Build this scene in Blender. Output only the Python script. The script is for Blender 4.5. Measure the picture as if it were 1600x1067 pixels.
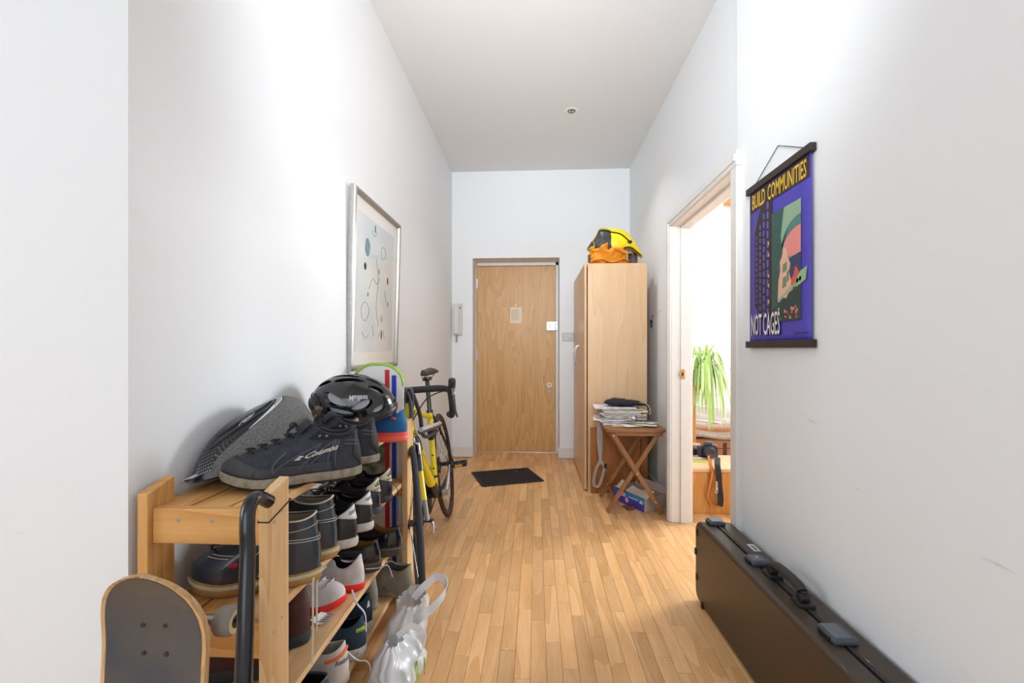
import bpy, math, random
from math import sin, cos, pi, radians, sqrt, atan2, atan
from mathutils import Vector, Matrix, Euler
import numpy as np
random.seed(7)
SC = bpy.context.scene
COL = SC.collection
for o in list(bpy.data.objects): bpy.data.objects.remove(o)

# ------------------------------------------------------------------ camera
FPX, HC = 700.0, 1.106                       # focal length in pixels of a 1600 wide frame, lens height (m)
YAW = atan(38 / 700.0)
cam_d = bpy.data.cameras.new('camera'); cam = bpy.data.objects.new('camera', cam_d); COL.objects.link(cam)
cam.location = (0, 0, HC); cam.rotation_euler = (pi / 2, 0, YAW)
cam_d.sensor_width = 36.0; cam_d.lens = FPX / 1600 * 36.0; cam_d.shift_y = 11.5 / 1600; cam_d.clip_start = 0.02
SC.camera = cam

# ------------------------------------------------------------------ world, lamps, exposure
w = bpy.data.worlds.new('world'); SC.world = w; w.use_nodes = True
w.node_tree.nodes['Background'].inputs[0].default_value = (0.80, 0.90, 1.0, 1)
w.node_tree.nodes['Background'].inputs[1].default_value = 3.0
SC.view_settings.view_transform = 'Standard'; SC.view_settings.look = 'None'
SC.view_settings.exposure = 0.05; SC.view_settings.gamma = 1.0
SC.view_settings.use_curve_mapping = False
def area(name, loc, aim, sx, sy, power, colr=(1, 1, 1), spread=180):
    l = bpy.data.lights.new(name, 'AREA'); l.shape = 'RECTANGLE'; l.size = sx; l.size_y = sy; l.energy = power; l.color = colr
    l.spread = radians(spread)
    o = bpy.data.objects.new(name, l); COL.objects.link(o); o.location = loc
    o.rotation_euler = (Vector(aim) - Vector(loc)).to_track_quat('-Z', 'Y').to_euler(); return o
area('daylight_rear_window', (-0.6, -3.30, 1.75), (-0.6, 1.0, 1.6), 3.6, 2.0, 5, (0.90, 0.955, 1.0))
area('left_fill', (-3.95, -0.55, 1.8), (0.9, 0.6, 1.8), 1.9, 1.9, 35, (0.90, 0.955, 1.0), 120)  # fill added before the unbroken left wall to brighten the right wall
area('daylight_side_window', (4.28, 4.15, 2.05), (0.4, 2.35, 0.0), 1.15, 1.1, 172, (0.91, 0.96, 1.0))
area('hall_fill', (0.0, 0.35, 1.95), (0.0, 3.7, 2.68), 0.5, 0.5, 20, (0.91, 0.96, 1.0), 95)  # added fill, floating above the camera, brightens the deep end of the hall

# ------------------------------------------------------------------ pixel -> point on a real plane of the room
_S, _C = sin(YAW), cos(YAW)
def ray(px, py):
    u = (px - 800) / FPX
    return Vector((u * _C - _S, u * _S + _C, (545 - py) / FPX))
def on_z(px, py, z=0.0): r = ray(px, py); return Vector((0, 0, HC)) + r * ((z - HC) / r.z)
def on_x(px, py, x): r = ray(px, py); return Vector((0, 0, HC)) + r * (x / r.x)
def on_y(px, py, y): r = ray(px, py); return Vector((0, 0, HC)) + r * (y / r.y)

# ------------------------------------------------------------------ materials
def lin(c):
    c = c.lstrip('#'); v = [int(c[i:i + 2], 16) / 255 for i in (0, 2, 4)]
    return tuple((x / 12.92 if x <= 0.04045 else ((x + 0.055) / 1.055) ** 2.4) for x in v) + (1.0,)
MATS = {}
def mat(name, c, rough=0.5, metal=0.0, bump=0.0, bscale=200, var=0.0, vscale=8, c2=None, spec=0.5, coat=0.0, trans=0.0, alpha=1.0, emit=None, sheen=0.0):
    if name in MATS: return MATS[name]
    m = bpy.data.materials.new(name); m.use_nodes = True; nt = m.node_tree; b = nt.nodes['Principled BSDF']
    b.inputs['Base Color'].default_value = lin(c); b.inputs['Roughness'].default_value = rough
    b.inputs['Metallic'].default_value = metal; b.inputs['Specular IOR Level'].default_value = spec
    b.inputs['Coat Weight'].default_value = coat; b.inputs['Transmission Weight'].default_value = trans
    b.inputs['Alpha'].default_value = alpha; b.inputs['Sheen Weight'].default_value = sheen
    if emit: b.inputs['Emission Color'].default_value = lin(c); b.inputs['Emission Strength'].default_value = emit
    tc = nt.nodes.new('ShaderNodeTexCoord')
    if var or c2:
        n = nt.nodes.new('ShaderNodeTexNoise'); n.inputs['Scale'].default_value = vscale; n.inputs['Detail'].default_value = 5
        nt.links.new(tc.outputs['Object'], n.inputs['Vector'])
        r = nt.nodes.new('ShaderNodeValToRGB'); a = Vector(lin(c)[:3])
        e = r.color_ramp.elements
        e[0].position = 0.35; e[1].position = 0.65
        if c2: e[0].color = lin(c); e[1].color = lin(c2)
        else:
            e[0].color = tuple(a * (1 - var)) + (1,); e[1].color = tuple(a * (1 + var)) + (1,)
        nt.links.new(n.outputs['Fac'], r.inputs[0]); nt.links.new(r.outputs[0], b.inputs['Base Color'])
    if bump:
        n = nt.nodes.new('ShaderNodeTexNoise'); n.inputs['Scale'].default_value = bscale; n.inputs['Detail'].default_value = 3
        nt.links.new(tc.outputs['Object'], n.inputs['Vector'])
        bp = nt.nodes.new('ShaderNodeBump'); bp.inputs['Strength'].default_value = bump; bp.inputs['Distance'].default_value = 0.002
        nt.links.new(n.outputs['Fac'], bp.inputs['Height']); nt.links.new(bp.outputs[0], b.inputs['Normal'])
    MATS[name] = m; return m

def wood(name, light, dark, axis='Z', scale=1.0, rough=0.45, knots=0, rnd=None, contrast=1.0, ring=18.0):
    """straight and cathedral grain along one axis; rnd: None, 'object' or 'attr' shifts grain and tone per piece"""
    if name in MATS: return MATS[name]
    m = bpy.data.materials.new(name); m.use_nodes = True; nt = m.node_tree; L = nt.links; b = nt.nodes['Principled BSDF']
    N = nt.nodes.new
    tc = N('ShaderNodeTexCoord'); mp = N('ShaderNodeMapping'); L.new(tc.outputs['Object'], mp.inputs['Vector'])
    sc = {'X': (0.12, 1, 1), 'Y': (1, 0.12, 1), 'Z': (1, 1, 0.12)}[axis]
    mp.inputs['Scale'].default_value = tuple(s * scale for s in sc)
    vec = mp.outputs[0]; rv = None
    if rnd:
        if rnd == 'object': ri = N('ShaderNodeObjectInfo'); rv = ri.outputs['Random']
        else: ri = N('ShaderNodeAttribute'); ri.attribute_name = 'rnd'; rv = ri.outputs['Fac']
        mu = N('ShaderNodeMath'); mu.operation = 'MULTIPLY'; mu.inputs[1].default_value = 37.0; L.new(rv, mu.inputs[0])
        cx = N('ShaderNodeCombineXYZ'); L.new(mu.outputs[0], cx.inputs[0]); L.new(mu.outputs[0], cx.inputs[1]); L.new(mu.outputs[0], cx.inputs[2])
        ad = N('ShaderNodeVectorMath'); ad.operation = 'ADD'; L.new(vec, ad.inputs[0]); L.new(cx.outputs[0], ad.inputs[1]); vec = ad.outputs[0]
    n1 = N('ShaderNodeTexNoise'); n1.inputs['Scale'].default_value = 5; n1.inputs['Detail'].default_value = 2; L.new(vec, n1.inputs['Vector'])
    m1 = N('ShaderNodeMath'); m1.operation = 'MULTIPLY'; m1.inputs[1].default_value = ring; L.new(n1.outputs['Fac'], m1.inputs[0])
    f1 = N('ShaderNodeMath'); f1.operation = 'FRACT'; L.new(m1.outputs[0], f1.inputs[0])
    n2 = N('ShaderNodeTexNoise'); n2.inputs['Scale'].default_value = 95; n2.inputs['Detail'].default_value = 4; L.new(vec, n2.inputs['Vector'])
    n3 = N('ShaderNodeTexNoise'); n3.inputs['Scale'].default_value = 12; n3.inputs['Detail'].default_value = 3; L.new(vec, n3.inputs['Vector'])
    def mix(a, bb, fac):
        x = N('ShaderNodeMix'); x.data_type = 'FLOAT'; x.inputs[0].default_value = fac
        L.new(a, x.inputs[2]); L.new(bb, x.inputs[3]); return x.outputs[0]
    g = mix(mix(f1.outputs[0], n2.outputs['Fac'], 0.6), n3.outputs['Fac'], 0.3)
    r = N('ShaderNodeValToRGB'); e = r.color_ramp.elements
    e[0].position = 0.5 - 0.25 / contrast; e[1].position = 0.5 + 0.2 / contrast; e[0].color = lin(dark); e[1].color = lin(light)
    L.new(g, r.inputs[0]); colr = r.outputs[0]
    if rnd:
        h = N('ShaderNodeMath'); h.operation = 'MULTIPLY'; h.inputs[1].default_value = 17.31; L.new(rv, h.inputs[0])
        f = N('ShaderNodeMath'); f.operation = 'FRACT'; L.new(h.outputs[0], f.inputs[0])
        mr = N('ShaderNodeMapRange'); mr.inputs[3].default_value = 0.80; mr.inputs[4].default_value = 1.10; L.new(f.outputs[0], mr.inputs[0])
        hs = N('ShaderNodeHueSaturation'); L.new(colr, hs.inputs['Color']); L.new(mr.outputs[0], hs.inputs['Value']); colr = hs.outputs[0]
    if knots:
        v = N('ShaderNodeTexVoronoi'); v.inputs['Scale'].default_value = knots; L.new(mp.outputs[0], v.inputs['Vector'])
        kr = N('ShaderNodeValToRGB'); kr.color_ramp.elements[0].position = 0.05; kr.color_ramp.elements[1].position = 0.10
        kr.color_ramp.elements[0].color = (0.25, 0.25, 0.25, 1); kr.color_ramp.elements[1].color = (1, 1, 1, 1); L.new(v.outputs['Distance'], kr.inputs[0])
        x = N('ShaderNodeMix'); x.data_type = 'RGBA'; x.blend_type = 'MULTIPLY'; x.inputs[0].default_value = 0.75
        L.new(colr, x.inputs[6]); L.new(kr.outputs[0], x.inputs[7]); colr = x.outputs[2]
    L.new(colr, b.inputs['Base Color']); b.inputs['Roughness'].default_value = rough
    bp = N('ShaderNodeBump'); bp.inputs['Strength'].default_value = 0.15; bp.inputs['Distance'].default_value = 0.001
    L.new(n2.outputs['Fac'], bp.inputs['Height']); L.new(bp.outputs[0], b.inputs['Normal'])
    MATS[name] = m; return m

def paint(name, c, scuffs=0.0):
    m = mat(name, c, rough=0.75, bump=0.08, bscale=260, spec=0.25)
    if scuffs:
        nt = m.node_tree; L = nt.links; N = nt.nodes.new; b = nt.nodes['Principled BSDF']
        tc = N('ShaderNodeTexCoord'); mp = N('ShaderNodeMapping'); L.new(tc.outputs['Object'], mp.inputs['Vector'])
        mp.inputs['Rotation'].default_value = (0.7, 0, 0); mp.inputs['Scale'].default_value = (1, 1.2, 7)
        n = N('ShaderNodeTexNoise'); n.inputs['Scale'].default_value = 3.2; n.inputs['Detail'].default_value = 6; n.inputs['Roughness'].default_value = 0.7; L.new(mp.outputs[0], n.inputs['Vector'])
        r = N('ShaderNodeValToRGB'); r.color_ramp.elements[0].position = 0.66; r.color_ramp.elements[1].position = 0.76
        r.color_ramp.elements[0].color = (0, 0, 0, 1); r.color_ramp.elements[1].color = (scuffs,) * 3 + (1,); L.new(n.outputs['Fac'], r.inputs[0])
        s = N('ShaderNodeSeparateXYZ'); L.new(tc.outputs['Object'], s.inputs[0])
        h = N('ShaderNodeMapRange'); h.inputs[1].default_value = 0.5; h.inputs[2].default_value = 1.3; h.inputs[3].default_value = 1.0; h.inputs[4].default_value = 0.0; L.new(s.outputs[2], h.inputs[0])
        mu = N('ShaderNodeMath'); mu.operation = 'MULTIPLY'; L.new(r.outputs[0], mu.inputs[0]); L.new(h.outputs[0], mu.inputs[1])
        x = N('ShaderNodeMix'); x.data_type = 'RGBA'; L.new(mu.outputs[0], x.inputs[0]); x.inputs[6].default_value = lin(c); x.inputs[7].default_value = lin('#77726b')
        L.new(x.outputs[2], b.inputs['Base Color'])
    return m

# ------------------------------------------------------------------ mesh builder
class MB:
    def __init__(s): s.v = []; s.f = []; s.mi = []; s.cur = 0
    def add(s, vs, fs):
        n = len(s.v); s.v += [tuple(p) for p in vs]; s.f += [tuple(i + n for i in f) for f in fs]; s.mi += [s.cur] * len(fs); return s
    def box(s, lo, hi, M=None):
        x0, y0, z0 = lo; x1, y1, z1 = hi
        vs = [Vector(p) for p in ((x0, y0, z0), (x1, y0, z0), (x1, y1, z0), (x0, y1, z0), (x0, y0, z1), (x1, y0, z1), (x1, y1, z1), (x0, y1, z1))]
        if M is not None: vs = [M @ p for p in vs]
        return s.add(vs, [(0, 3, 2, 1), (4, 5, 6, 7), (0, 1, 5, 4), (1, 2, 6, 5), (2, 3, 7, 6), (3, 0, 4, 7)])
    def bar(s, p0, p1, w, h, up=(0, 0, 1)):
        p0, p1 = Vector(p0), Vector(p1); d = (p1 - p0); L = d.length; x = d.normalized(); u = Vector(up)
        y = u.cross(x); y = y.normalized() if y.length > 1e-5 else Vector((1, 0, 0)); z = x.cross(y)
        M = Matrix.Translation(p0) @ Matrix((x, y, z)).transposed().to_4x4()
        return s.box((0, -w / 2, -h / 2), (L, w / 2, h / 2), M)
    def grid(s, fn, nu, nv, cu=False, cv=False):
        n = len(s.v); s.v += [tuple(fn(i / (nu if cu else nu - 1), j / (nv if cv else nv - 1))) for j in range(nv) for i in range(nu)]
        for j in range(nv if cv else nv - 1):
            for i in range(nu if cu else nu - 1):
                a, b2 = j * nu + i, j * nu + (i + 1) % nu; j2 = (j + 1) % nv
                s.f.append((n + a, n + b2, n + j2 * nu + (i + 1) % nu, n + j2 * nu + i)); s.mi.append(s.cur)
        return s
    def rings(s, rings, closed=True, cap0=False, cap1=False):
        n = len(s.v); m = len(rings[0])
        for r in rings: s.v += [tuple(p) for p in r]
        for j in range(len(rings) - 1):
            for i in range(m if closed else m - 1):
                k = (i + 1) % m; s.f.append((n + j * m + i, n + j * m + k, n + (j + 1) * m + k, n + (j + 1) * m + i)); s.mi.append(s.cur)
        if cap0: s.f.append(tuple(n + i for i in reversed(range(m)))); s.mi.append(s.cur)
        if cap1: s.f.append(tuple(n + (len(rings) - 1) * m + i for i in range(m))); s.mi.append(s.cur)
        return s
    def tube(s, pts, r, seg=8, closed=False, flat=1.0, cap=True):
        pts = [Vector(p) for p in pts]; n = len(pts); rr = r if isinstance(r, (list, tuple)) else [r] * n
        prev = None; out = []
        for i, p in enumerate(pts):
            a = pts[(i - 1) % n] if (closed or i > 0) else p; b = pts[(i + 1) % n] if (closed or i < n - 1) else p
            t = (b - a).normalized()
            if prev is None:
                u = Vector((0, 0, 1)) if abs(t.z) < 0.9 else Vector((1, 0, 0)); u = (u - t * u.dot(t)).normalized()
            else:
                u = prev - t * prev.dot(t); u = u.normalized() if u.length > 1e-6 else prev
            prev = u; q = t.cross(u)
            out.append([p + u * (rr[i] * cos(2 * pi * k / seg)) * flat + q * (rr[i] * sin(2 * pi * k / seg)) for k in range(seg)])
        if closed: out.append(out[0])
        return s.rings(out, True, cap and not closed, cap and not closed)
    def cyl(s, p0, p1, r0, r1=None, seg=20): return s.tube([p0, p1], [r0, r0 if r1 is None else r1], seg)
    def lathe(s, prof, c=(0, 0, 0), axis='Z', seg=24, M=None, caps=True):
        rs = []
        for (r, h) in prof:
            ring = []
            for k in range(seg):
                a = 2 * pi * k / seg; p = Vector((r * cos(a), r * sin(a), h))
                if axis == 'X': p = Vector((p.z, p.x, p.y))
                elif axis == 'Y': p = Vector((p.y, p.z, p.x))
                p = p + Vector(c)
                ring.append(M @ p if M is not None else p)
            rs.append(ring)
        return s.rings(rs, True, caps and prof[0][0] > 1e-4, caps and prof[-1][0] > 1e-4)
    def prism(s, outline, z0, z1, M=None):
        n = len(outline); vs = [Vector((x, y, z0)) for x, y in outline] + [Vector((x, y, z1)) for x, y in outline]
        if M is not None: vs = [M @ p for p in vs]
        return s.add(vs, [tuple(reversed(range(n))), tuple(range(n, 2 * n))] + [(i, (i + 1) % n, n + (i + 1) % n, n + i) for i in range(n)])
    def sphere(s, c, r, M=None, nu=16, nv=10):
        rx, ry, rz = r if isinstance(r, (tuple, list)) else (r, r, r); c = Vector(c)
        def fn(u, v):
            a = 2 * pi * u; b = pi * (v - 0.5) * 0.998; p = Vector((rx * cos(b) * cos(a), ry * cos(b) * sin(a), rz * sin(b))) + c
            return M @ p if M is not None else p
        return s.grid(fn, nu, nv, cu=True)
    def build(s, name, m, parent=None, smooth=None, bevel=0.0, seg=2, kind=None, label=None, loc=None, rot=None, solid=0.0, sub=0):
        me = bpy.data.meshes.new(name); me.from_pydata(s.v, [], s.f); me.update()
        for mm in (m if isinstance(m, (list, tuple)) else [m]): me.materials.append(mm)
        if isinstance(m, (list, tuple)): me.polygons.foreach_set('material_index', s.mi)
        o = bpy.data.objects.new(name, me); COL.objects.link(o)
        if parent is not None: o.parent = parent
        if loc is not None: o.location = loc
        if rot is not None: o.rotation_euler = rot
        if smooth is not None:
            me.polygons.foreach_set('use_smooth', [True] * len(me.polygons)); me.set_sharp_from_angle(angle=radians(smooth))
        if solid: md = o.modifiers.new('s', 'SOLIDIFY'); md.thickness = solid; md.offset = 0
        if bevel: md = o.modifiers.new('b', 'BEVEL'); md.width = bevel; md.segments = seg; md.limit_method = 'ANGLE'
        if sub: md = o.modifiers.new('d', 'SUBSURF'); md.levels = sub; md.render_levels = sub
        if kind: o['kind'] = kind
        if label: o['label'] = label
        return o
def bx(name, lo, hi, m, parent=None, bevel=0.0, **k): return MB().box(lo, hi).build(name, m, parent, bevel=bevel, **k)
def thing(name, label, cat, loc=(0, 0, 0), rot=(0, 0, 0), group=None):
    o = bpy.data.objects.new(name, None); COL.objects.link(o); o.location = loc; o.rotation_euler = rot; o.empty_display_size = 0.05
    o['label'] = label; o['category'] = cat
    if group: o['group'] = group
    return o
def tag(o, label, cat, group=None):
    o['label'] = label; o['category'] = cat
    if group: o['group'] = group
    return o
def catmull(P, n=8, closed=False):
    P = [Vector(p) for p in P]; out = []; N = len(P)
    for i in range(N if closed else N - 1):
        g = lambda k: P[k % N] if closed else P[max(0, min(N - 1, k))]
        a, b, c, d = g(i - 1), g(i), g(i + 1), g(i + 2)
        for j in range(n):
            t = j / n; out.append(0.5 * ((2 * b) + (c - a) * t + (2 * a - 5 * b + 4 * c - d) * t * t + (3 * b - a - 3 * c + d) * t ** 3))
    if not closed: out.append(P[-1])
    return out
_tc = {}
def text_geo(s, bold=0.0, res=2):
    """flat glyph outlines of a word: vertices scaled so the width is 1, height kept in proportion"""
    key = (s, bold, res)
    if key in _tc: return _tc[key]
    c = bpy.data.curves.new('t', 'FONT'); c.body = s; c.resolution_u = res; c.offset = bold
    o = bpy.data.objects.new('t', c); COL.objects.link(o); bpy.context.view_layer.update()
    me = bpy.data.meshes.new_from_object(o.evaluated_get(bpy.context.evaluated_depsgraph_get()))
    v = np.array([x.co[:2] for x in me.vertices]); f = [tuple(p.vertices) for p in me.polygons]
    bpy.data.objects.remove(o); bpy.data.curves.remove(c); bpy.data.meshes.remove(me)
    v = v - v.min(0); W, Hh = v.max(0); v = v / W
    _tc[key] = (v, f, Hh / W); return _tc[key]
def text_on(name, s, fn, m, parent, bold=0.0, label=None):
    """lay a word on a surface; fn(u, v) with u, v in 0..1 gives the 3D point"""
    v, f, asp = text_geo(s, bold); mb = MB(); mb.add([fn(a, b / asp) for a, b in v], f)
    return mb.build(name, m, parent, label=label)
def plane_fn(o, ux, vx):
    o, ux, vx = Vector(o), Vector(ux), Vector(vx); return lambda u, v: o + ux * u + vx * v
# ================================================================== SETTING
WHITE = paint('wall_paint', '#e9ebed'); WALLR = paint('wall_paint_scuffed', '#e9ebed', 0.5); CEIL = paint('ceiling_paint', '#e3e3e3')
GLOSSW = mat('white_gloss_paint', '#e2dfdc', rough=0.35, var=0.02, vscale=20); SKIRT = mat('skirting_paint', '#e0deda', rough=0.4)
def struct(name, m, *boxes, bevel=0.0):
    mb = MB()
    for lo, hi in boxes: mb.box(lo, hi)
    o = mb.build(name, m, None, bevel=bevel); o['kind'] = 'structure'; return o
XL, XF, XN, YB, ZC = -0.86, 0.933, 0.872, 4.536, 2.91
YD = 4.808; XW = 0.965
struct('wall_left', WHITE, ((XL - .12, 0.90, 0), (XL, YB + .4, ZC)))
struct('wall_left_return', WALLR, ((-4.2, 0.90, 0), (XL - .12, 1.02, ZC)))
struct('wall_near_left', WHITE, ((-4.2, -3.5, 0), (-4.08, 0.90, ZC)))
# back wall with the recess of the front door
struct('wall_back', WHITE, ((XL - .1, YB, 0), (-0.648, YB + .45, ZC)), ((0.234, YB, 0), (XF + .1, YB + .45, ZC)), ((-0.648, YB, 2.028), (0.234, YB + .45, ZC)), ((-0.648, YD + .06, 0), (0.234, YD + .17, 2.028)))
# right wall: the far part is set back 6 cm, the near part carries the inner doorway
DY0, DY1, DZ = 2.02, 2.905, 1.885            # inner doorway opening
struct('wall_right_far', WHITE, ((XF, DY1 + .055, 0), (XW, YB, ZC)), ((XF, DY0 - .02, DZ + .02), (XW, DY1 + .055, ZC)))
struct('wall_right', WALLR, ((XN, -3.5, 0), (XW, DY0 - .02, ZC)))
struct('wall_rear', WHITE, ((-4.2, -3.5, 0), (-2.45, -3.38, ZC)), ((1.25, -3.5, 0), (XN + .2, -3.38, ZC)), ((-2.45, -3.5, 0), (1.25, -3.38, 0.7)), ((-2.45, -3.5, 2.75), (1.25, -3.38, ZC)))
struct('ceiling', CEIL, ((-4.2, -3.5, ZC), (4.5, 5.2, ZC + .1)))
# side room
SIDE = paint('side_room_paint', '#f1f1f1')
struct('wall_side_back', SIDE, ((XW, 5.0, 0), (4.5, 5.12, ZC)))
struct('wall_side_near', SIDE, ((XW, 0.6, 0), (4.5, 0.72, ZC)))
struct('wall_side_right', SIDE, ((4.4, 0.72, 0), (4.5, 3.35, ZC)), ((4.4, 4.85, 0), (4.5, 5.0, ZC)), ((4.4, 3.35, 0), (4.5, 4.85, .55)), ((4.4, 3.35, 2.6), (4.5, 4.85, ZC)))
# skirtings
struct('baseboard_left', SKIRT, ((XL, 1.0, 0), (XL + .016, YB, .11)), bevel=.003)
struct('baseboard_back', SKIRT, ((XL, YB - .016, 0.008), (-0.644, YB, .112)), ((0.222, YB - .016, 0.008), (XF, YB, .112)), bevel=.003)
struct('baseboard_right', SKIRT, ((XF - .016, DY1 + .06, 0), (XF, YB, .075)), bevel=.003)
# inner doorway: lining, stop and casing
d2 = struct('trim_1', GLOSSW, ((XN - .012, DY1, 0), (XF + .06, DY1 + .03, DZ + .03)), ((XN - .012, DY0 - .02, 0), (XW + .01, DY0, DZ + .03)), ((XN - .012, DY0 - .02, DZ), (XW + .01, DY1 + .03, DZ + .03)), ((XF - .018, DY1 - .014, 0), (XW + .01, DY1 + .03, DZ)), ((XF - .018, DY0, DZ - .014), (XW + .01, DY1, DZ + .005)), bevel=.002)
struct('trim_2', GLOSSW, ((XN - .0235, DY1 + .004, 0), (XF + .01, DY1 + .057, DZ + .004)), ((XN - .0235, DY0 - .067, 0), (XN + .01, DY0 - .006, DZ + .004)), ((XN - .024, DY0 - .068, DZ + .0045), (XF + .01, DY1 + .058, DZ + .07)), ((XN - .031, DY1 + .018, 0), (XN - .02, DY1 + .05, DZ + .023)), ((XN - .0305, DY0 - .06, DZ + .024), (XN - .02, DY1 + .05, DZ + .056)), bevel=.004)
BR = mat('brass', '#b98a4e', rough=0.35, metal=0.8)
sp = MB().box((0, 0, 0), (.026, .003, .062)).box((-.008, -.004, .018), (.002, .003, .044)).build('strike_plate', BR, d2, bevel=.001)
p = on_y(1063.5, 592.5, DY1 - .016); sp.location = (p.x, DY1 - .017, p.z)
MB().box((.007, -.001, .02), (.017, .0005, .042)).build('strike_hole', mat('dark_hole', '#2a1a10', rough=.9), sp)
# front door with frame
FRAME = mat('door_frame_paint', '#dedcdb', rough=.4)
OAKV = wood('door_veneer', '#d7a86e', '#c29357', 'Z', 1.0, rough=.42, contrast=1.3, ring=14)
dr = struct('door_1', OAKV, ((-0.640, YD, 0.006), (0.204, YD + .045, 1.994)), bevel=.002)
struct('trim_3', FRAME, ((-0.668, YD - .02, 0), (-0.642, YD + .06, 2.03)), ((0.206, YD - .02, 0), (0.234, YD + .06, 2.03)), ((-0.668, YD - .02, 1.997), (0.234, YD + .06, 2.032)), ((-0.648, YB + .02, 2.0285), (.234, YB + .12, 2.0295)), bevel=.002)
STEEL = mat('steel', '#c9cacb', rough=.28, metal=.9); CHROME = mat('chrome', '#eceef0', rough=.12, metal=1.0)
bx('threshold', (-.642, YD - .012, 0), (.206, YD + .01, .006), STEEL, dr)
for py in (443, 555, 667):
    p = on_y(744, py, YD - .01); h = MB().box((-.645, YD - .012, p.z - .05), (-.63, YD + .004, p.z + .05)); h.cyl((-.641, YD - .014, p.z - .052), (-.641, YD - .014, p.z + .052), .007)
    h.build('hinge', STEEL, dr, smooth=40)
p = on_y(862, 510, YD); L_ = MB().box((p.x - .055, YD - .03, p.z - .045), (p.x + .036, YD, p.z + .045)).build('night_latch', CHROME, dr, bevel=.004)
MB().box((p.x - .026, YD - .048, p.z - .012), (p.x - .014, YD - .03, p.z + .028)).build('latch_knob', mat('dark_steel', '#5a5d60', rough=.3, metal=.9), L_, bevel=.003)
MB().box((p.x + .038, YD - .034, p.z - .04), (p.x + .062, YD - .004, p.z + .05)).build('latch_keep', STEEL, L_, bevel=.003)
p = on_y(858.5, 601.5, YD); k = MB().cyl((p.x, YD, p.z), (p.x, YD - .008, p.z), .027, seg=28).build('lock_escutcheon', CHROME, dr, smooth=40)
MB().box((p.x - .003, YD - .010, p.z - .013), (p.x + .003, YD - .0075, p.z + .011)).box((p.x - .011, YD - .010, p.z + .005), (p.x + .011, YD - .0075, p.z + .010)).build('key_slot', mat('dark_hole2', '#33302c', rough=.6), k)
p = on_y(858.8, 612, YD); MB().cyl((p.x, YD, p.z), (p.x, YD - .006, p.z), .012).cyl((p.x, YD - .006, p.z + .003), (p.x, YD - .012, p.z - .018), .007, .009).build('keyhole_cover', STEEL, dr, smooth=40)
p = on_y(806, 477.5, YD); MB().cyl((p.x, YD, p.z), (p.x, YD - .006, p.z), .008).build('spyhole', mat('old_brass', '#6e5a3e', rough=.3, metal=.9), dr, smooth=40)
# notice taped on the door
a, b_ = on_y(797, 505, YD), on_y(815.5, 480, YD)
nt_ = MB().grid(lambda u, v: (a.x + (b_.x - a.x) * u, YD - .002 - .003 * sin(pi * u) * v, a.z + (b_.z - a.z) * v), 8, 10).build('notice', mat('cream_paper', '#f0dfc8', rough=.8), None, solid=.0006)
tag(nt_, 'small cream paper notice fixed to the wooden front door', 'notice')
ln = MB()
for i in range(9): ln.box((a.x + .015, YD - .0062, b_.z - .03 - i * .013), (a.x + .015 + .09 * (.75 + .25 * random.random()), YD - .0058, b_.z - .027 - i * .013))
ln.build('print_lines', mat('faded_ink', '#b29c80', rough=.8), nt_)

# ------------------------------------------------------------------ floor strips
FW, FL = .0555, .405
fm = wood('oak_strip', '#efbf88', '#d59d62', 'Y', 1.0, rough=.38, rnd='object', contrast=.95, ring=7)
fm2 = wood('oak_strip_far', '#efbf88', '#d59d62', 'Y', 1.0, rough=.38, rnd='attr', contrast=.95, ring=7)
SUB = mat('floor_underlay', '#8a6236', rough=.6)
floor = MB().box((-4.2, -3.5, -.08), (4.5, 5.2, -.0075)).build('floor', SUB, None); floor['kind'] = 'structure'
def strip_geo(mb, x, y, wd, ln, e=.0006):
    z1 = 0.0; z0 = -.007
    mb.add([(x, y, z0), (x + wd, y, z0), (x + wd, y + ln, z0), (x, y + ln, z0), (x + e, y + e, z1), (x + wd - e, y + e, z1), (x + wd - e, y + ln - e, z1), (x + e, y + ln - e, z1)],
           [(4, 5, 6, 7), (0, 1, 5, 4), (1, 2, 6, 5), (2, 3, 7, 6), (3, 0, 4, 7)])
mb = MB(); strip_geo(mb, 0, 0, FW, FL); first = mb.build('plank', fm, floor); smesh = first.data
bpy.data.objects.remove(first)
pieces = []
for i in range(-75, 82):
    x = i * FW - .02
    grp = i // 3; off = ((grp * 0.37) % 1) * 1.2 + [0, .27, .13][i % 3]
    for j in range(-10, 16):
        y = j * FL + off - .6
        if y > 5.0 or y + FL < -3.45: continue
        inv = (-0.9 < x + FW / 2 < 0.93 and 1.15 < y + FL / 2 < 4.95) or (0.9 < x < 1.5 and 1.9 < y < 3.1)
        vis = 0
        if inv:
            d = -(x * _S) + y * _C; u = 800 + FPX * (x * _C + y * _S) / max(d, .1)
            vis = 1 if (d > 1.15 and 560 < u < 1180) else 0
            if u < 640 and d > 1.0: vis = 1 if y > 1.2 else 0
        pieces.append((0 if vis else 1, y, x, y))
pieces.sort(); rest = MB(); rr = []; n = 0
for vis, _, x, y in pieces:
    if vis == 0 and n < 300:
        o = bpy.data.objects.new('plank', smesh); COL.objects.link(o); o.parent = floor; o.location = (x, y, 0); n += 1
    else:
        strip_geo(rest, x, y, FW, FL); rr += [random.random()] * 8
ro = rest.build('distant_planks', fm2, floor); ro['kind'] = 'stuff'
at_ = ro.data.attributes.new('rnd', 'FLOAT', 'POINT'); at_.data.foreach_set('value', rr)

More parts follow.
